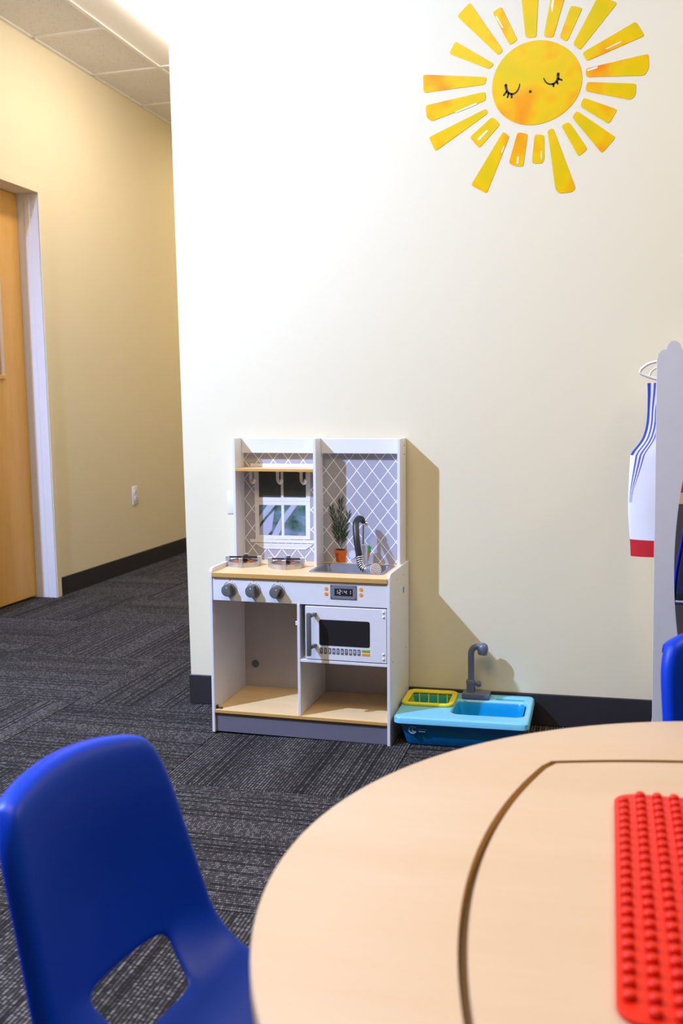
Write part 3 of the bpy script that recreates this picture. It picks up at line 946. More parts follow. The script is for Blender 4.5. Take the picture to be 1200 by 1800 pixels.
def seg_digit(bm, ch, x, z, w, h, t, y0, y1):
    for s in SEG[ch]:
        if s in 'agd':
            zz = {'a': z + h, 'g': z + h / 2, 'd': z}[s]
            prism(bm, rect(x + t * 0.6, x + w - t * 0.6, zz - t / 2, zz + t / 2), 'y', y0, y1)
        else:
            xx = x if s in 'fe' else x + w
            za, zb = (z + h / 2, z + h) if s in 'fb' else (z, z + h / 2)
            prism(bm, rect(xx - t / 2, xx + t / 2, za + t * 0.5, zb - t * 0.5), 'y', y0, y1)


b = NB()
dz, dh, dw, dt = 0.4478, 0.0115, 0.0062, 0.0017
for ch, x in (('1', 0.1165), ('2', 0.1272), ('4', 0.1437), ('1', 0.1562)): seg_digit(b, ch, x, dz, dw, dh, dt, YC - 0.0033, YC - 0.0028)
for z in (dz + 0.003, dz + 0.0085): prism(b, rect(0.1377, 0.1393, z, z + 0.0016), 'y', YC - 0.0033, YC - 0.0028)
obj('clock_digits', b, PRINTW, clk)

# microwave door
YM = YF + 0.001
mw = kb('microwave_door', 0.0225, 0.2695, YM, YM + 0.009, 0.2475, 0.4075, WHITE)
b = NB(); prism(b, rrect(0.0655, 0.2195, 0.2915, 0.3690, 0.006), 'y', YM - 0.0006, YM + 0.0005)
obj('microwave_window', b, BLACKG, mw)
b = NB()
box(b, 0.0375, 0.0505, YM - 0.041, YM - 0.028, 0.2655, 0.3945, 0.003, 2)
hd = obj('handle', b, DARKGREY, mw, 40)
for z in (0.2905, 0.3845):
    b = NB()
    prism(b, [(0.0445, YM - 0.030), (0.0515, YM - 0.034), (0.0580, YM), (0.0475, YM)], 'z', z - 0.0045, z + 0.0045, 0.0006)
    obj('handle_bracket', b, DARKGREY, hd)
kw = 0.0092
for k in range(10):
    x = 0.0672 + 0.01275 * k
    b = NB(); prism(b, rrect(x, x + kw, 0.2662, 0.2845, 0.0015, 2), 'y', YM - 0.0006, YM + 0.0002)
    key = obj('key', b, plain('key_grey', lin(104, 104, 118), 0.4), mw)
    text('key_digit', '1234567890'[k], 0.0125, (x + kw / 2, YM - 0.0008, 0.2752), (PI / 2, 0, 0), PRINTW, key)
for z, m, s in ((0.2770, GREEN, 'START'), (0.2665, ORANGE, 'CLEAR')):
    b = NB(); prism(b, rrect(0.1957, 0.2195, z, z + 0.0075, 0.0012, 2), 'y', YM - 0.0006, YM + 0.0002)
    key = obj('key', b, m, mw, label='green key' if m is GREEN else 'orange key')
    text('key_word', s, 0.0062, (0.2076, YM - 0.0008, z + 0.0037), (PI / 2, 0, 0), MATS['icon_print'] if m is ORANGE else plain('pale_green_print', lin(190, 225, 120), 0.4), key)
b = NB()
for z in (0.3985, 0.3845, 0.2745, 0.2600):
    b = NB(); lathe(b, [(0.0036, 0), (0.0034, 0.0015), (0.002, 0.003), (0, 0.0034)], (0.2600, YM, z), (0, -1, 0), 12); obj('screw', b, WHITE2, mw, 50)

# small fittings
b = NB(); prism(b, disc_pts(-0.2355, 0.146, 0.0122, 16), 'y', -0.0105, -0.0079); obj('screw_cap', b, DARKGREY, back)
b = NB(); prism(b, disc_pts(0.075, 0.216, 0.0122, 16), 'y', -0.0105, -0.0079); obj('screw_cap', b, DARKGREY, back)
b = NB()
box(b, -0.010, -0.003, YF + 0.006, YF + 0.014, 0.347, 0.351, 0.0006); box(b, -0.010, -0.003, YF + 0.006, YF + 0.014, 0.354, 0.358, 0.0006); box(b, -0.006, -0.003, YF + 0.005, YF + 0.015, 0.346, 0.359, 0.0006)
obj('door_catch', b, WHITE2, kit)
b = NB(); box(b, -0.271, -0.252, YF + 0.010, YF + 0.022, 0.0701, 0.0735, 0.0008); box(b, -0.271, -0.267, YF + 0.010, YF + 0.022, 0.070, 0.080, 0.0008)
obj('hinge', b, BLACK, kit)
for y, z in ((-0.184, 0.480), (-0.270, 0.429), (-0.049, 0.242), (-0.243, 0.244), (-0.272, 0.076), (-0.262, 0.024), (-0.088, 0.478)):
    b = NB(); lathe(b, [(0.0030, 0), (0.0028, 0.0008), (0.0012, 0.0009), (0.001, 0.0002), (0, 0.0002)], (0.280, y, z), (1, 0, 0), 10); obj('screw', b, SILVER, right_panel)
for z in (0.872, 0.845):
    b = NB(); lathe(b, [(0.0028, 0), (0.0026, 0.0008), (0, 0.0009)], (0.271, -0.030, z), (1, 0, 0), 10); obj('screw', b, DARKGREY, kit)
for y in (-0.045, -0.020):
    b = NB(); lathe(b, [(0.0028, 0), (0.0026, 0.0008), (0, 0.0009)], (0.0045, y - 0.02, 0.795), (1, 0, 0), 10); obj('screw', b, SILVER, mid_up)
b = NB(); prism(b, rrect(-0.098, -0.070, 0.415, 0.462, 0.003, 2), 'x', 0.2799, 0.2804); st = obj('sticker', b, PRINTW, right_panel)
b = NB(); prism(b, [(-0.094, 0.420), (-0.078, 0.424), (-0.076, 0.436), (-0.082, 0.441), (-0.092, 0.440), (-0.095, 0.430)], 'x', 0.2804, 0.2807); obj('sticker_print', b, plain('sticker_blue', lin(0, 110, 180), 0.4), st)

# kitchen faucet with pull-down hose (local coordinates = world point shifted)
fk = lambda x, y, z: (x - KX - 0.0122 * z, y + 0.003, z - 0.003)
b = NB()
lathe(b, [(0.017, 0.0), (0.017, 0.004), (0.0135, 0.006), (0.0135, 0.064), (0.0115, 0.066), (0.0, 0.066)], fk(-0.745, -0.055, 0.5005), (0, 0, 1), 20)
fc = obj('faucet', b, SILVER, kit, 40)
b = NB(); tube(b, [fk(-0.745, -0.055, 0.560), fk(-0.743, -0.055, 0.640)], 0.0044, 12); obj('faucet_pipe', b, CHROME, fc, 50)
b = NB(); lathe(b, [(0.0, -0.009), (0.006, -0.0065), (0.0085, 0), (0.006, 0.0065), (0, 0.009)], fk(-0.7335, -0.058, 0.632), (1, 0, 0), 16)
tube(b, [fk(-0.750, -0.056, 0.6335), fk(-0.736, -0.058, 0.6325)], 0.0055, 10); obj('faucet_knob', b, CHROME, fc, 50)
hose = [fk(*p) for p in ((-0.7445, -0.055, 0.636), (-0.747, -0.060, 0.645), (-0.754, -0.072, 0.6485), (-0.758, -0.092, 0.635), (-0.753, -0.110, 0.602), (-0.747, -0.120, 0.570), (-0.740, -0.126, 0.538))]
b = NB(); sp = smooth_path(hose, 5); n = len(sp)
tube(b, sp, 0.0, 12, rad=[0.0075 + 0.0025 * min(1, i / 6) for i in range(n)]); obj('hose', b, BLACK, fc, 60)
coil = smooth_path([fk(*p) for p in ((-0.740, -0.126, 0.540), (-0.736, -0.131, 0.519), (-0.728, -0.136, 0.505), (-0.715, -0.140, 0.499))], 8)
b = NB(); tube(b, coil, 0.0095, 12); cc = obj('hose_core', b, BLACK, fc, 60)
b = NB()
L = [0.0]
for i in range(1, len(coil)): L.append(L[-1] + (coil[i] - coil[i - 1]).length)
turns = 8; Nn = turns * 14
up = Vector((0, 1, 0)); hp = []
for k in range(Nn + 1):
    s = L[-1] * k / Nn
    i = max(j for j in range(len(L) - 1) if L[j] <= s + 1e-9)
    f = (s - L[i]) / (L[i + 1] - L[i]); p = coil[i].lerp(coil[i + 1], f); d = (coil[i + 1] - coil[i]).normalized()
    x = (up - d * up.dot(d)).normalized(); y = d.cross(x); a = 2 * PI * turns * k / Nn
    hp.append(p + (x * math.cos(a) + y * math.sin(a)) * 0.0105)
tube(b, hp, 0.0021, 6); obj('coil_spring', b, CHROME, cc, 60)
b = NB()
A = Vector(fk(-0.720, -0.134, 0.4985)); D = Vector((0.70, -0.70, 0.16)).normalized()
lathe(b, [(0.0095, 0), (0.0115, 0.003), (0.0115, 0.016), (0.009, 0.018), (0.009, 0.020), (0.0130, 0.023), (0.0145, 0.031), (0.0145, 0.043), (0.0175, 0.050), (0.0205, 0.055), (0.0205, 0.060), (0.0, 0.060)], A, D, 24)
sh = obj('sprayer', b, plain('sprayer_grey', (0.42, 0.43, 0.46, 1), 0.25, metal=0.5), fc, 35)
b = NB()
cf = A + D * 0.060; xa = Vector((0, 0, 1)); xa = (xa - D * xa.dot(D)).normalized(); ya = D.cross(xa)
lathe(b, [(0.0195, 0.0), (0.0192, 0.0006), (0, 0.0006)], cf, D, 24); fp_ = obj('sprayer_face', b, plain('sprayer_face', lin(226, 222, 228), 0.4), sh)
b = NB()
for r, n in ((0.0045, 4), (0.0098, 9), (0.0152, 14)):
    for i in range(n):
        c = cf + xa * r * math.cos(2 * PI * i / n + r * 90) + ya * r * math.sin(2 * PI * i / n + r * 90)
        lathe(b, [(0.0014, 0.0), (0.0014, 0.0009), (0, 0.0009)], c, D, 6)
obj('sprayer_holes', b, BLACK, sh)
b = NB(); tube(b, [fk(-0.745, -0.055, 0.535), fk(-0.772, -0.066, 0.534)], 0.0055, 10); fs_ = obj('faucet_valve', b, CHROME, fc, 50)
b = NB(); lathe(b, [(0.0, 0.0), (0.0125, 0.0), (0.0138, 0.002), (0.0138, 0.005), (0.0125, 0.007), (0.0, 0.007)], fk(-0.774, -0.066, 0.534), (-0.35, -0.93, 0.1), 24)
obj('valve_disc', b, plain('frosted_grey', lin(190, 190, 200), 0.35), fs_, 40)

# ------------------------------------------------------------------ blue toy sink on the floor
TS = thing('toy_sink', 'blue plastic toy sink with grey faucet on the carpet beside the play kitchen', 'toy sink', (-0.413, -0.150, 0.0), (0, 0, 0.012))
HX, HY, HZ = 0.195, 0.138, 0.094
NX, NY = 130, 92


def sd_rr(x, y, cx, cy, hx, hy, r):
    dx, dy = abs(x - cx) - hx + r, abs(y - cy) - hy + r
    return math.hypot(max(dx, 0), max(dy, 0)) + min(max(dx, dy), 0) - r


def sst(a, b2, x):
    t = max(0, min(1, (x - a) / (b2 - a))); return t * t * (3 - 2 * t)


def lidz(x, y):
    z = HZ
    d = sd_rr(x, y, 0.071, 0.000 - 0.004, 0.104, 0.073, 0.026); z -= 0.055 * sst(0.004, -0.014, d) + 0.0025 * sst(0.010, 0.0, d)
    d = sd_rr(x, y, -0.115, 0.044, 0.066, 0.064, 0.014); z -= 0.048 * sst(0.001, -0.008, d)
    d = sd_rr(x, y, 0.123, 0.098, 0.048, 0.017, 0.008); z -= 0.008 * sst(0.002, -0.005, d)
    d = sd_rr(x, y, -0.058, -0.061, 0.0014, 0.020, 0.001); z -= 0.0022 * sst(0.002, -0.001, d)
    e = sd_rr(x, y, 0, 0, HX, HY, 0.022); z -= 0.005 * sst(-0.006, 0.0, e) ** 2
    return z


b = NB()
grid = []
for j in range(NY + 1):
    row = []
    for i in range(NX + 1):
        x, y = -HX + 2 * HX * i / NX, -HY + 2 * HY * j / NY
        e = sd_rr(x, y, 0, 0, HX, HY, 0.022)
        if e > 0:  # pull corner points onto the rounded outline
            cx, cy = math.copysign(HX - 0.022, x), math.copysign(HY - 0.022, y)
            v = Vector((x - cx, y - cy)); v = v.normalized() * 0.022
            x, y = cx + v.x, cy + v.y
        row.append(b.verts.new((x, y, lidz(x, y))))
    grid.append(row)
for j in range(NY):
    for i in range(NX):
        b.faces.new((grid[j][i], grid[j][i + 1], grid[j + 1][i + 1], grid[j + 1][i]))
ring = [grid[0][i] for i in range(NX)] + [grid[j][NX] for j in range(NY)] + [grid[NY][i] for i in range(NX, 0, -1)] + [grid[j][0] for j in range(NY, 0, -1)]
low = [b.verts.new((v.co.x * 1.004, v.co.y * 1.005, HZ - 0.020)) for v in ring]
inn = [b.verts.new((v.co.x * 0.945, v.co.y * 0.93, HZ - 0.020)) for v in ring]
n = len(ring)
for i in range(n):
    k = (i + 1) % n
    b.faces.new((ring[i], low[i], low[k], ring[k])); b.faces.new((low[i], inn[i], inn[k], low[k]))
lid = obj('lid', b, AQUA, TS, 50)
# painted bowl faces: the tub below shows through the openings
b = NB()
outs = []
for z, sx, sy in ((HZ - 0.019, 0.184, 0.128), (0.060, 0.180, 0.122), (0.030, 0.172, 0.112), (0.006, 0.168, 0.106), (0.0, 0.163, 0.101)):
    outs.append([b.verts.new((x, y, z)) for x, y in rrect(-sx, sx, -sy, sy, 0.024, 5)])
for A_, B2 in zip(outs[:-1], outs[1:]):
    n = len(A_)
    for i in range(n): b.faces.new((A_[i], A_[(i + 1) % n], B2[(i + 1) % n], B2[i]))
b.faces.new(outs[-1])
tub = obj('tub', b, BLUEB, TS, 40)


def bowl(name, cx, cy, hx, hy, r, z0, z1, tx, mat):
    b = NB()
    rr = []
    for z, k in ((z0, 0.0), (z0 - 0.004, 0.003), ((z0 + z1) / 2, tx * 0.6), (z1 + 0.004, tx), (z1, tx + 0.005)):
        rr.append([b.verts.new((x, y, z)) for x, y in rrect(cx - hx + k, cx + hx - k, cy - hy + k, cy + hy - k, max(0.004, r - k * 0.3), 6)])
    for A_, B2 in zip(rr[:-1], rr[1:]):
        n = len(A_)
        for i in range(n): b.faces.new((A_[i], A_[(i + 1) % n], B2[(i + 1) % n], B2[i]))
    b.faces.new(rr[-1])
    return obj(name, b, mat, TS, 40)


bowl('basin', 0.071, -0.004, 0.1015, 0.0705, 0.025, HZ - 0.0045, HZ - 0.052, 0.009, plain('basin_blue', lin(10, 150, 205), 0.3))
bowl('rack_well', -0.115, 0.044, 0.0650, 0.0630, 0.013, HZ - 0.002, HZ - 0.046, 0.005, TEAL)
b = NB(); prism(b, rrect(0.077, 0.169, 0.083, 0.113, 0.007, 4), 'z', HZ - 0.0082, HZ - 0.0072); obj('soap_dish', b, plain('dish_blue', lin(10, 130, 176), 0.35), TS)
# emblem on the front of the tub
ey = -0.1245
b = NB()
for i in range(20):
    a, c2 = 2 * PI * i / 24 + 0.6, 2 * PI * (i + 1) / 24 + 0.6
    prism(b, [(-0.140 + r * math.cos(t), 0.052 + r * math.sin(t)) for r, t in ((0.0125, a), (0.0125, c2), (0.0085, c2), (0.0085, a))], 'y', ey, ey + 0.006)
box(b, -0.142, -0.139, ey, ey + 0.006, 0.046, 0.059); box(b, -0.142, -0.134, ey, ey + 0.006, 0.046, 0.0485)
for k in range(2): box(b, -0.122, -0.096 - 0.006 * k, ey, ey + 0.006, 0.054 - 0.007 * k, 0.0555 - 0.007 * k)
obj('emblem', b, plain('emblem_grey', lin(120, 160, 180), 0.4), tub)
# faucet
b = NB(); box(b, -0.022, 0.062, 0.071, 0.128, HZ - 0.001, HZ + 0.016, 0.003, 2)
tf = obj('faucet_base', b, SLATE, TS, 40)
b = NB(); lathe(b, [(0.0135, 0), (0.0135, 0.028), (0.0145, 0.0285), (0.0145, 0.036), (0.0125, 0.040), (0.0100, 0.041)], (0.003, 0.100, HZ + 0.014), (0, 0, 1), 18)
obj('faucet_column', b, SLATE, tf, 40)
b = NB()
pth = [(0.004, 0.100, HZ + 0.038), (0.004, 0.100, HZ + 0.120), (0.0045, 0.100, HZ + 0.137), (0.009, 0.099, HZ + 0.151), (0.019, 0.098, HZ + 0.158), (0.035, 0.097, HZ + 0.161)]
tube(b, smooth_path(pth, 5), 0.0098, 14); obj('spout', b, SLATE, tf, 60)
b = NB(); lathe(b, [(0, 0.017), (0.008, 0.0145), (0.0145, 0.008), (0.0165, 0.0), (0.0165, -0.008), (0.0145, -0.020), (0.0125, -0.021), (0, -0.021)], (0.041, 0.096, HZ + 0.156), (0.06, 0, 1), 20)
obj('spout_head', b, SLATE, tf, 40)
b = NB(); tube(b, [(0.012, 0.100, HZ + 0.041), (0.024, 0.098, HZ + 0.042)], 0.0055, 10); lathe(b, [(0.007, 0), (0.0095, 0.002), (0.0095, 0.010), (0.006, 0.013), (0, 0.013)], (0.022, 0.098, HZ + 0.042), (1, -0.15, 0.1), 14)
obj('tap_knob', b, SLATE, tf, 40)

# yellow dish rack sitting in the well
DR = thing('dish_rack', 'small yellow plastic dish rack set in the blue toy sink', 'dish rack', (-0.413 - 0.1155, -0.150 + 0.044, HZ), (0, 0, 0.012))
b = NB()
rim = rrect(-0.0735, 0.0735, -0.0690, 0.0690, 0.020, 5)
tube(b, [(x, y, 0.0050) for x, y in rim], 0.0062, 8, closed=True)
rim2 = rrect(-0.0655, 0.0655, -0.0610, 0.0610, 0.014, 5)
tube(b, [(x, y, 0.0040) for x, y in rim2], 0.0042, 8, closed=True)
obj('rim', b, YELLOW, DR, 60)
for k in range(4):
    x = -0.044 + 0.0293 * k
    b = NB(); tube(b, [(x, 0.0595, 0.004), (x, 0.0555, -0.034), (x, 0.050, -0.040), (x, -0.050, -0.040), (x, -0.0555, -0.034), (x, -0.0595, 0.004)], 0.0022, 6); obj('wire', b, YELLOW, DR, 60)
for k in range(6):
    y = -0.042 + 0.0168 * k
    b = NB(); tube(b, [(-0.0635, y, 0.004), (-0.0575, y, -0.034), (-0.052, y, -0.0385), (0.052, y, -0.0385), (0.0575, y, -0.034), (0.0635, y, 0.004)], 0.0020, 6); obj('wire', b, YELLOW, DR, 60)

# ------------------------------------------------------------------ activity table
TCX, TCY, TZ, TR = 0.251, -2.033, 0.495, 0.604
tbl = thing('activity_table', 'round maple activity table with an inset panel and grooved outline', 'table', (TCX, TCY, 0))
NA = 128


def pillow(a, inset=0.0):
    # four shallow arcs meeting at corners; radial distance for angle a
    HXp, HYp, Rr = 0.333, 0.360, 1.09
    c, s = math.cos(a), math.sin(a)
    best = 9
    for k in range(4):
        horiz = k % 2 == 0
        half = HYp if horiz else HXp
        off = HXp if horiz else HYp
        cd_ = math.sqrt(Rr * Rr - half * half) - off
        ax, ay = ((-1, 0), (0, -1), (1, 0), (0, 1))[k]
        cx, cy = ax * cd_, ay * cd_
        # ray from the origin to the circle of radius Rr about (cx, cy)
        bq = -(c * cx + s * cy); cq = cx * cx + cy * cy - Rr * Rr
        t = -bq + math.sqrt(bq * bq - cq)
        best = min(best, t)
    return best - inset


b = NB()
angs = [2 * PI * i / NA for i in range(NA)]
prof_rings = []
for r_off, z in ((-0.006, TZ), (-0.0015, TZ - 0.0015), (0.0, TZ - 0.006)):
    prof_rings.append([b.verts.new(((TR + r_off) * math.cos(a), (TR + r_off) * math.sin(a), z)) for a in angs])
inner = [b.verts.new((pillow(a) * math.cos(a), pillow(a) * math.sin(a), TZ)) for a in angs]
for i in range(NA):
    k = (i + 1) % NA
    b.faces.new((inner[i], prof_rings[0][i], prof_rings[0][k], inner[k]))
    for A_, B2 in zip(prof_rings[:-1], prof_rings[1:]): b.faces.new((A_[i], B2[i], B2[k], A_[k]))
top = obj('tabletop', b, TABLEW, tbl, 50)
b = NB()
e1 = [b.verts.new((TR * math.cos(a), TR * math.sin(a), TZ - 0.006)) for a in angs]
e2 = [b.verts.new((TR * math.cos(a), TR * math.sin(a), TZ - 0.024)) for a in angs]
e3 = [b.verts.new(((TR - 0.005) * math.cos(a), (TR - 0.005) * math.sin(a), TZ - 0.029)) for a in angs]
for i in range(NA):
    k = (i + 1) % NA
    b.faces.new((e1[i], e2[i], e2[k], e1[k])); b.faces.new((e2[i], e3[i], e3[k], e2[k]))
b.faces.new(e3)
obj('table_edge', b, TEDGE, top, 50)
b = NB()
g1 = [b.verts.new((pillow(a) * math.cos(a), pillow(a) * math.sin(a), TZ)) for a in angs]
g2 = [b.verts.new((pillow(a) * math.cos(a), pillow(a) * math.sin(a), TZ - 0.014)) for a in angs]
for i in range(NA):
    k = (i + 1) % NA
    b.faces.new((g1[i], g2[i], g2[k], g1[k]))
obj('groove', b, TEDGE, top)
b = NB()
h1 = [b.verts.new((pillow(a) * math.cos(a), pillow(a) * math.sin(a), TZ - 0.014)) for a in angs]
h2 = [b.verts.new((pillow(a, 0.012) * math.cos(a), pillow(a, 0.012) * math.sin(a), TZ - 0.014)) for a in angs]
for i in range(NA):
    k = (i + 1) % NA
    b.faces.new((h1[i], h2[i], h2[k], h1[k]))
obj('groove_floor', b, GROOVE, top)
b = NB()
PI_ = 0.0095
p0 = [b.verts.new((pillow(a, PI_ + 0.0015) * math.cos(a), pillow(a, PI_ + 0.0015) * math.sin(a), TZ)) for a in angs]
p1 = [b.verts.new((pillow(a, PI_) * math.cos(a), pillow(a, PI_) * math.sin(a), TZ - 0.0015)) for a in angs]
p2 = [b.verts.new((pillow(a, PI_) * math.cos(a), pillow(a, PI_) * math.sin(a), TZ - 0.014)) for a in angs]
b.faces.new(p0)
for i in range(NA):
    k = (i + 1) % NA
    b.faces.new((p0[i], p1[i], p1[k], p0[k])); b.faces.new((p1[i], p2[i], p2[k], p1[k]))
obj('inset_panel', b, TABLEW, tbl)
for k in range(4):
    a = PI / 4 + k * PI / 2
    x, y = 0.41 * math.cos(a), 0.41 * math.sin(a)
    b = NB(); tube(b, [(x, y, TZ - 0.029), (x * 1.02, y * 1.02, 0.03)], 0.0175, 14)
    lg = obj('leg', b, CHROME, tbl, 50)
    b = NB(); lathe(b, [(0.021, 0.0), (0.022, 0.012), (0.020, 0.032)], (x * 1.02, y * 1.02, 0.0), (0, 0, 1), 14); obj('foot', b, BLACK, lg, 50)

# red building plate with studs
PX, PY, PH = 0.243, 0.243, 0.006
bp = thing('building_plate', 'red studded building plate lying on the maple table', 'building plate', (TCX, TCY + 0.006, TZ))
b = NB(); prism(b, rrect(-PX, PX, -PY, PY, 0.026, 6), 'z', 0.0002, PH, 0.0014)
obj('plate', b, REDP, bp, 40)
bm = NB(); lathe(bm, [(0.0062, 0.0), (0.0058, 0.0048), (0.0048, 0.0066), (0.0030, 0.0074), (0.0, 0.0076)], (0, 0, 0), (0, 0, 1), 12)
bmesh.ops.recalc_face_normals(bm, faces=bm.faces)
for f in bm.faces: f.smooth = True
stud = bpy.data.meshes.new('stud'); bm.to_mesh(stud); stud.materials.append(REDP)
pit = 2 * (PX - 0.0115) / 23
rest = NB()
for i in range(24):
    for j in range(24):
        x, y = -PX + 0.0115 + pit * i, -PY + 0.0115 + pit * j
        if (i in (0, 23)) and (j in (0, 23)): continue
        if i < 7: share('stud', stud, bp, (x, y, PH))
        else: lathe(rest, [(0.0062, 0.0), (0.0058, 0.0048), (0.0048, 0.0066), (0.0, 0.0076)], (x, y, PH), (0, 0, 1), 8)
bm.free()
obj('studs', rest, REDP, bp, 60, kind='stuff')


# ------------------------------------------------------------------ moulded chairs
def chair_shell(mat):
    # profile along the edge line: (f, z, half width); f forwards, w across
    prof = [(-0.026, 0.540, 0.126), (-0.022, 0.553, 0.128), (-0.010, 0.5610, 0.130), (0.004, 0.557, 0.132), (0.014, 0.53, 0.144), (0.024, 0.50, 0.150), (0.036, 0.46, 0.154), (0.047, 0.42, 0.157), (0.058, 0.38, 0.161), (0.069, 0.34, 0.165),
            (0.074, 0.325, 0.166), (0.084, 0.306, 0.168), (0.104, 0.284, 0.170), (0.132, 0.268, 0.171), (0.165, 0.262, 0.172), (0.21, 0.263, 0.172), (0.26, 0.270, 0.171), (0.31, 0.279, 0.168), (0.340, 0.279, 0.160), (0.358, 0.270, 0.150), (0.362, 0.258, 0.146)]
    us = [-1.0, -0.985, -0.94, -0.82, -0.66, -0.50, -0.25, 0.0, 0.25, 0.50, 0.66, 0.82, 0.94, 0.985, 1.0]
    H0, H1 = 10, 12   # rows between which the lower back is open
    bm = bmesh.new()
    rows = []
    for k, (f, z, hw) in enumerate(prof):
        t = k / (len(prof) - 1)
        upright = sst(0.285, 0.33, z) if k < 14 else 0.0
        row = []
        for u in us:
            if abs(u) == 0.5: u = u * (1 - 0.28 * sst(9.8, 12, k))
            w = u * hw
            q = 1 - u * u
            ff = f - (0.020 + 0.014 * sst(0.54, 0.40, z)) * q * upright
            zz = z - 0.016 * q * (1 - upright) + (0.020 * q if k < 4 else 0.012 * q if k == 4 else 0.005 * q if k == 5 else 0.0)
            if abs(u) > 0.99:   # rolled edge turns away from the sitter
                ff -= (0.016 if k > 2 else 0.006) * upright; zz -= 0.016 * (1 - upright)
            elif abs(u) > 0.98:
                ff -= 0.002 * upright; zz -= 0.004 * (1 - upright)
            elif k > 2:
                ff += 0.007 * upright
            if k < 4:           # rounded top corners
                zz -= 0.005 * max(0, (abs(u) - 0.90) / 0.1) ** 2
            row.append(bm.verts.new((ff, w, zz)))
        rows.append(row)
    for k in range(len(prof) - 1):
        for i in range(len(us) - 1):
            if H0 <= k < H1 and 0.5 > max(abs(us[i]), abs(us[i + 1])) - 1e-6:
                continue
            bm.faces.new((rows[k][i], rows[k][i + 1], rows[k + 1][i + 1], rows[k + 1][i]))
    me = bpy.data.meshes.new('seat_shell'); 
    bmesh.ops.remove_doubles(bm, verts=bm.verts, dist=1e-6)
    bmesh.ops.recalc_face_normals(bm, faces=bm.faces)
    loose = [v for v in bm.verts if not v.link_faces]
    bmesh.ops.delete(bm, geom=loose, context='VERTS')
    for f in bm.faces: f.smooth = True
    bm.to_mesh(me); bm.free(); me.materials.append(mat)
    return me


def make_chair(label, loc, rz):
    t = thing('classroom_chair', label, 'chair', loc, (0, 0, rz), 'blue classroom chairs')
    o = share('seat_shell', SHELL, t)
    so_ = o.modifiers.new('solid', 'SOLIDIFY'); so_.thickness = 0.008; so_.offset = 0
    sb = o.modifiers.new('sub', 'SUBSURF'); sb.levels = 2; sb.render_levels = 2
    for s in (-1, 1):
        b = NB(); tube(b, smooth_path([(0.30, s * 0.115, 0.245), (0.315, s * 0.125, 0.20), (0.335, s * 0.14, 0.012)], 4), 0.0105, 10); l = obj('leg', b, CHROME, t, 50)
        b = NB(); lathe(b, [(0.013, 0), (0.014, 0.01), (0.012, 0.03)], (0.336, s * 0.1405, 0), (0, 0, 1), 10); obj('foot', b, BLACK, l, 50)
        b = NB(); tube(b, smooth_path([(0.12, s * 0.115, 0.232), (0.09, s * 0.125, 0.19), (0.045, s * 0.14, 0.012)], 4), 0.0105, 10); l = obj('leg', b, CHROME, t, 50)
        b = NB(); lathe(b, [(0.013, 0), (0.014, 0.01), (0.012, 0.03)], (0.0445, s * 0.1405, 0), (0, 0, 1), 10); obj('foot', b, BLACK, l, 50)
    b = NB(); tube(b, [(0.18, -0.115, 0.236), (0.18, 0.115, 0.236)], 0.009, 8); tube(b, [(0.30, -0.115, 0.245), (0.30, 0.115, 0.245)], 0.009, 8)
    for s in (-1, 1): tube(b, [(0.12, s * 0.115, 0.232), (0.30, s * 0.115, 0.245)], 0.009, 8)
    obj('seat_frame', b, CHROME, t, 50)
    return t


SHELL = chair_shell(BLUECHAIR)
make_chair('blue plastic chair with open lower back showing carpet, drawn up to the table', (-0.6205, -2.0008, 0), math.radians(-9.04))
make_chair('blue plastic chair mostly hidden behind the table, in front of the white rack', (0.220, -1.150, 0), math.radians(-63))

# ------------------------------------------------------------------ dress-up rack with costumes
RX = 0.237
rk = thing('dress_up_rack', 'white wooden dress-up rack with scalloped top and oval cut-out beside the wall', 'clothes rack', (RX, -0.42, 0))
ro_ = rk.location.copy()


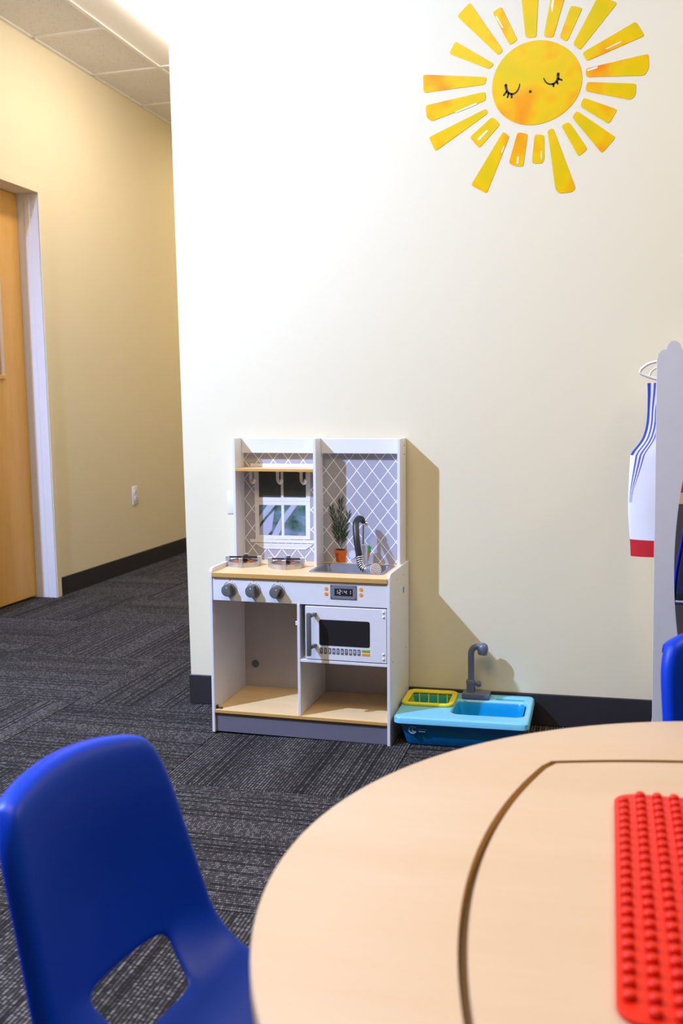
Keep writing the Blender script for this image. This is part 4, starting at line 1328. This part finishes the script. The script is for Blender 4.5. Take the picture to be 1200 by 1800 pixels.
def rack_panel(y, dx=0.0):
    hw = 0.142
    outl = []
    # left half outline from the bottom up, then mirrored
    left = [(-hw + 0.004, 0.0), (-hw - 0.012, 0.02), (-hw - 0.006, 0.05), (-hw + 0.002, 0.10), (-hw, 0.4), (-hw, 1.083), (-hw + 0.003, 1.096), (-hw + 0.010, 1.103), (-hw + 0.019, 1.105)]
    bump = [(-hw + 0.0345 + 0.0155 * math.cos(a), 1.1045 + 0.018 * math.sin(a)) for a in [PI - PI * i / 8 for i in range(9)]]
    mid_ = [(-hw + 0.052, 1.105), (-hw + 0.080, 1.106), (-hw + 0.095, 1.120), (-hw + 0.115, 1.142), (0, 1.150)]
    left = left + bump + mid_
    right = [(-x, z) for x, z in left[:-1]][::-1]
    outl = left + right
    hole = []
    zc, a_, b_ = 0.630, 0.36, 0.100
    bm = bmesh.new()
    n = 48
    # ring between the outline (resampled by angle) and the oval
    def outline_at(ang):
        d = Vector((math.sin(ang), math.cos(ang)))
        best = 9
        o = Vector((0, zc))
        m = len(outl)
        for i in range(m):
            p = Vector(outl[i]); q = Vector(outl[(i + 1) % m]); e = q - p
            den = d.x * e.y - d.y * e.x
            if abs(den) < 1e-9: continue
            t = ((p.x - o.x) * e.y - (p.y - o.y) * e.x) / den
            s = ((p.x - o.x) * d.y - (p.y - o.y) * d.x) / den
            if t > 0 and -1e-6 <= s <= 1 + 1e-6: best = min(best, t)
        return o + d * best
    angs_ = sorted(set([2 * PI * i / 160 for i in range(160)] + [math.atan2(p[0], p[1] - zc) % (2 * PI) for p in outl]))
    oo = [outline_at(a) for a in angs_]
    ii = []
    for a in angs_:
        d = Vector((math.sin(a), math.cos(a)))
        r = 1 / math.sqrt((d.x / b_) ** 2 + (d.y / a_) ** 2)
        ii.append(Vector((0, zc)) + d * r)
    m = len(angs_)
    F, K = [], []
    for yy, store in ((y - 0.009, F), (y + 0.009, K)):
        store.append([bm.verts.new((RX + dx + p.x, yy, p.y)) for p in oo]); store.append([bm.verts.new((RX + dx + p.x, yy, p.y)) for p in ii])
    for i in range(m):
        k = (i + 1) % m
        bm.faces.new((F[0][i], F[0][k], F[1][k], F[1][i])); bm.faces.new((K[0][k], K[0][i], K[1][i], K[1][k]))
        bm.faces.new((F[0][k], F[0][i], K[0][i], K[0][k])); bm.faces.new((F[1][i], F[1][k], K[1][k], K[1][i]))
    return obj('end_panel', bm, RACKW, rk, 30, off=ro_)


RACKW = plain('rack_white', (0.68, 0.675, 0.69, 1), 0.4)
RY0, RY1 = -0.76, -0.08
rack_panel(RY0); rack_panel(RY1, 0.032)
b = NB(); tube(b, [(RX, RY0 + 0.009, 1.118), (RX + 0.03, RY1 - 0.009, 1.118)], 0.011, 14); obj('hanging_rod', b, WHITE, rk, 50, off=ro_)
b = NB(); prism(b, [(RX - 0.13, RY0 + 0.009), (RX + 0.13, RY0 + 0.009), (RX + 0.16, RY1 - 0.009), (RX - 0.10, RY1 - 0.009)], 'z', 0.16, 0.175); obj('bottom_shelf', b, WHITE, rk, off=ro_)
for dx in (-0.13, 0.118):
    b = NB(); prism(b, [(RX + dx, RY0 + 0.009), (RX + dx + 0.012, RY0 + 0.009), (RX + dx + 0.042, RY1 - 0.009), (RX + dx + 0.030, RY1 - 0.009)], 'z', 0.175, 0.235); obj('shelf_rail', b, WHITE, rk, off=ro_)


def hanger(y, label, half=0.172):
    t = thing('clothes_hanger', label, 'hanger', (RX, y, 1.06), (0, 0, 0), 'white plastic hangers on the rack')
    b = NB()
    z0 = 0.0
    pts = [(0.0, 0, 0.036), (0.06, 0, 0.034), (half - 0.030, 0, 0.024), (half - 0.006, 0, 0.012), (half, 0, 0.004), (half - 0.004, 0, -0.003), (half - 0.035, 0, -0.015), (0.09, 0, -0.026), (0.0, 0, -0.030),
           (-0.09, 0, -0.026), (-half + 0.035, 0, -0.015), (-half + 0.004, 0, -0.003), (-half, 0, 0.004), (-half + 0.006, 0, 0.012), (-half + 0.030, 0, 0.024), (-0.06, 0, 0.034)]
    tube(b, smooth_path(pts, 4, True), 0.0034, 8, closed=True)
    obj('hanger_frame', b, WHITE2, t, 60)
    for s in (-1, 1):
        b = NB(); tube(b, smooth_path([(s * (half - 0.020), 0, -0.010), (s * (half - 0.024), 0, 0.002), (s * (half - 0.034), 0, 0.010), (s * (half - 0.046), 0, 0.013), (s * (half - 0.06), 0, 0.030)], 4), 0.0026, 6)
        obj('strap_loop', b, WHITE2, t, 60)
    b = NB(); tube(b, smooth_path([(0, 0, 0.034), (0, 0, 0.045), (0.008, 0, 0.050), (0.0135, 0, 0.060), (0.008, 0, 0.070), (0, 0, 0.0735), (-0.009, 0, 0.070), (-0.0135, 0, 0.062)], 4), 0.0024, 8)
    obj('hook', b, CHROME, t, 60)
    return t


hanger(-0.60, 'white plastic hanger whose loop sticks out left of the rack, carrying the white dress')
hanger(-0.67, 'white plastic hanger hidden in the rack, carrying the black coat with tan bands', 0.125)
hanger(-0.712, 'white plastic hanger hidden in the rack, carrying the navy vest', 0.105)

# white dress: left outline sampled down the side, stripes running beside the armhole
LE = [(1.036, 0.081), (1.010, 0.082), (0.974, 0.082), (0.950, 0.081), (0.934, 0.079), (0.918, 0.075), (0.904, 0.070), (0.890, 0.060), (0.880, 0.052), (0.871, 0.045), (0.850, 0.0437), (0.82, 0.042), (0.788, 0.041), (0.76, 0.0405), (0.725, 0.041), (0.70, 0.043), (0.662, 0.046), (0.650, 0.047), (0.627, 0.048)]
BB = [(1.04, 0.040), (0.974, 0.026), (0.934, 0.027), (0.904, 0.028), (0.871, 0.032), (0.85, 0.028), (0.82, 0.021), (0.788, 0.012), (0.76, 0.008), (0.70, 0.006), (0.6, 0.005)]


def interp(T, z):
    for (z0, v0), (z1, v1) in zip(T[:-1], T[1:]):
        if z1 <= z <= z0: return v0 + (v1 - v0) * (z0 - z) / (z0 - z1)
    return T[0][1] if z > T[0][0] else T[-1][1]


dr = thing('apron_dress', 'white sleeveless dress with blue trim, violet stripes and red hem hanging from the rack', 'dress', (RX, -0.60, 0.62))
do = dr.location.copy()
parts = {k: NB() for k in ('skirt', 'armhole_trim', 'hem')}
stripes = {}
zs = []
zz = 1.036
while zz > 0.6275:
    zs.append(zz); zz -= 0.008
zs = [z for z in zs if abs(z - 0.662) > 0.004] + [0.662, 0.627]
zs.sort(reverse=True)
stripe_edges = [0.0, 0.20, 0.36, 0.50, 0.64, 0.78, 0.90, 1.0]
for side in (1, -1):          # the dress is symmetric about the hanger
    for sheet in (-1, 1):
        V = {}
        cols_n = 8 + 10

        def vert(z, c):
            xl = interp(LE, z); bw = interp(BB, z)
            if c <= 7: x = xl + bw * stripe_edges[c]
            else:
                f = (c - 7) / 10; x = xl + bw + (RX - xl - bw) * f
            u = (RX - x) / (RX - xl + 1e-6)
            dep = 0.034 * math.sqrt(max(0.0, 1 - u * u)) * (0.35 + 0.65 * sst(1.0, 0.85, z))
            wv = 0.006 * math.sin(26 * (x - 0.04) + 9 * z) * sst(0.95, 0.7, z) + 0.005 * math.sin(40 * z + 10 * x) * (1 - u)
            zz2 = z
            if z < 0.64: zz2 += 0.010 * (1 - u) ** 1.5 * (1 if c > 7 else 0.2)
            return (RX + side * (x - RX), -0.60 + sheet * (dep + wv * 0.6) , zz2)
        for zi in range(len(zs) - 1):
            z0, z1 = zs[zi], zs[zi + 1]
            for c in range(17):
                if z0 > 0.985 and c > 10: continue   # open neckline between the straps
                if z1 < 0.6621 and True: key = 'hem'
                elif c == 0: key = 'armhole_trim' if z0 > 0.872 else 'skirt'
                elif c in (2, 4, 6): key = 'side_stripe' if interp(BB, z0) > 0.0085 else 'skirt'
                else: key = 'skirt'
                bm = parts[key] if key != 'side_stripe' else stripes.setdefault((side, sheet, c), NB())
                bm.faces.new([bm.verts.new(vert(z, cc)) for z, cc in ((z0, c), (z0, c + 1), (z1, c + 1), (z1, c))])
for key, m in (('skirt', CLOTHW), ('armhole_trim', CLOTHB), ('hem', CLOTHR)):
    o = obj(key, parts[key], m, dr, 60, off=do)
for bm in stripes.values(): obj('side_stripe', bm, CLOTHP, dr, 60, off=do)


def garment(name, label, cat, y, rows, bands, mats, piping=None):
    # flattened tube; rows (z, half width, depth); bands (z0, z1, material, part name)
    t = thing(name, label, cat, (RX, y, rows[-1][0]))
    off = t.location.copy()
    zz = sorted({r[0] for r in rows} | {z for bnd in bands for z in bnd[:2]}, reverse=True)
    hw = [(r[0], r[1]) for r in rows]; dp = [(r[0], r[2]) for r in rows]
    n = 28
    bms = {}
    for z0, z1 in zip(zz[:-1], zz[1:]):
        key = (mats, 'body')
        for bnd in bands:
            if bnd[0] >= z0 - 1e-6 and bnd[1] <= z1 + 1e-6: key = (bnd[2], bnd[3])
        bm = bms.setdefault(key, NB())
        A_ = []
        for z in (z0, z1):
            h, d = interp(hw, z), interp(dp, z)
            A_.append([bm.verts.new((RX + h * math.cos(2 * PI * i / n), y + d * math.sin(2 * PI * i / n) * (1 + 0.18 * math.sin(5 * 2 * PI * i / n + 6 * z)), z)) for i in range(n)])
        for i in range(n): bm.faces.new((A_[0][i], A_[0][(i + 1) % n], A_[1][(i + 1) % n], A_[1][i]))
    for (m, nm), bm in bms.items(): obj(nm, bm, m, t, 60, off=off)
    if piping:
        for s in (-1, 1):
            b = NB(); tube(b, [(RX + s * (interp(hw, z) + 0.001), y - 0.004, z) for z in zz], 0.0022, 6); obj('piping', b, piping, t, 60, off=off)
    return t


garment('costume_coat', 'dark coat with tan and red bands seen through the rack cut-out', 'coat', -0.67,
        [(1.045, 0.030, 0.012), (1.030, 0.09, 0.014), (1.0, 0.118, 0.016), (0.9, 0.121, 0.016), (0.7, 0.123, 0.016), (0.36, 0.126, 0.017)],
        [(1.045, 0.824, CLOTHK, 'upper_coat'), (0.824, 0.814, CLOTHT, 'tan_band'), (0.814, 0.786, CLOTHR, 'red_band'), (0.786, 0.7605, CLOTHT, 'tan_band')], CLOTHBR)
garment('costume_vest', 'navy vest with blue piping and silver hem line hanging inside the rack', 'vest', -0.712,
        [(1.04, 0.02, 0.008), (1.0, 0.060, 0.010), (0.80, 0.066, 0.012), (0.755, 0.073, 0.012), (0.70, 0.078, 0.013), (0.66, 0.084, 0.013), (0.61, 0.092, 0.013), (0.56, 0.096, 0.013), (0.535, 0.097, 0.013)],
        [(0.545, 0.541, REFL, 'hem_line'), (0.56, 0.545, CLOTHK, 'hem_band')], CLOTHN, CLOTHB)
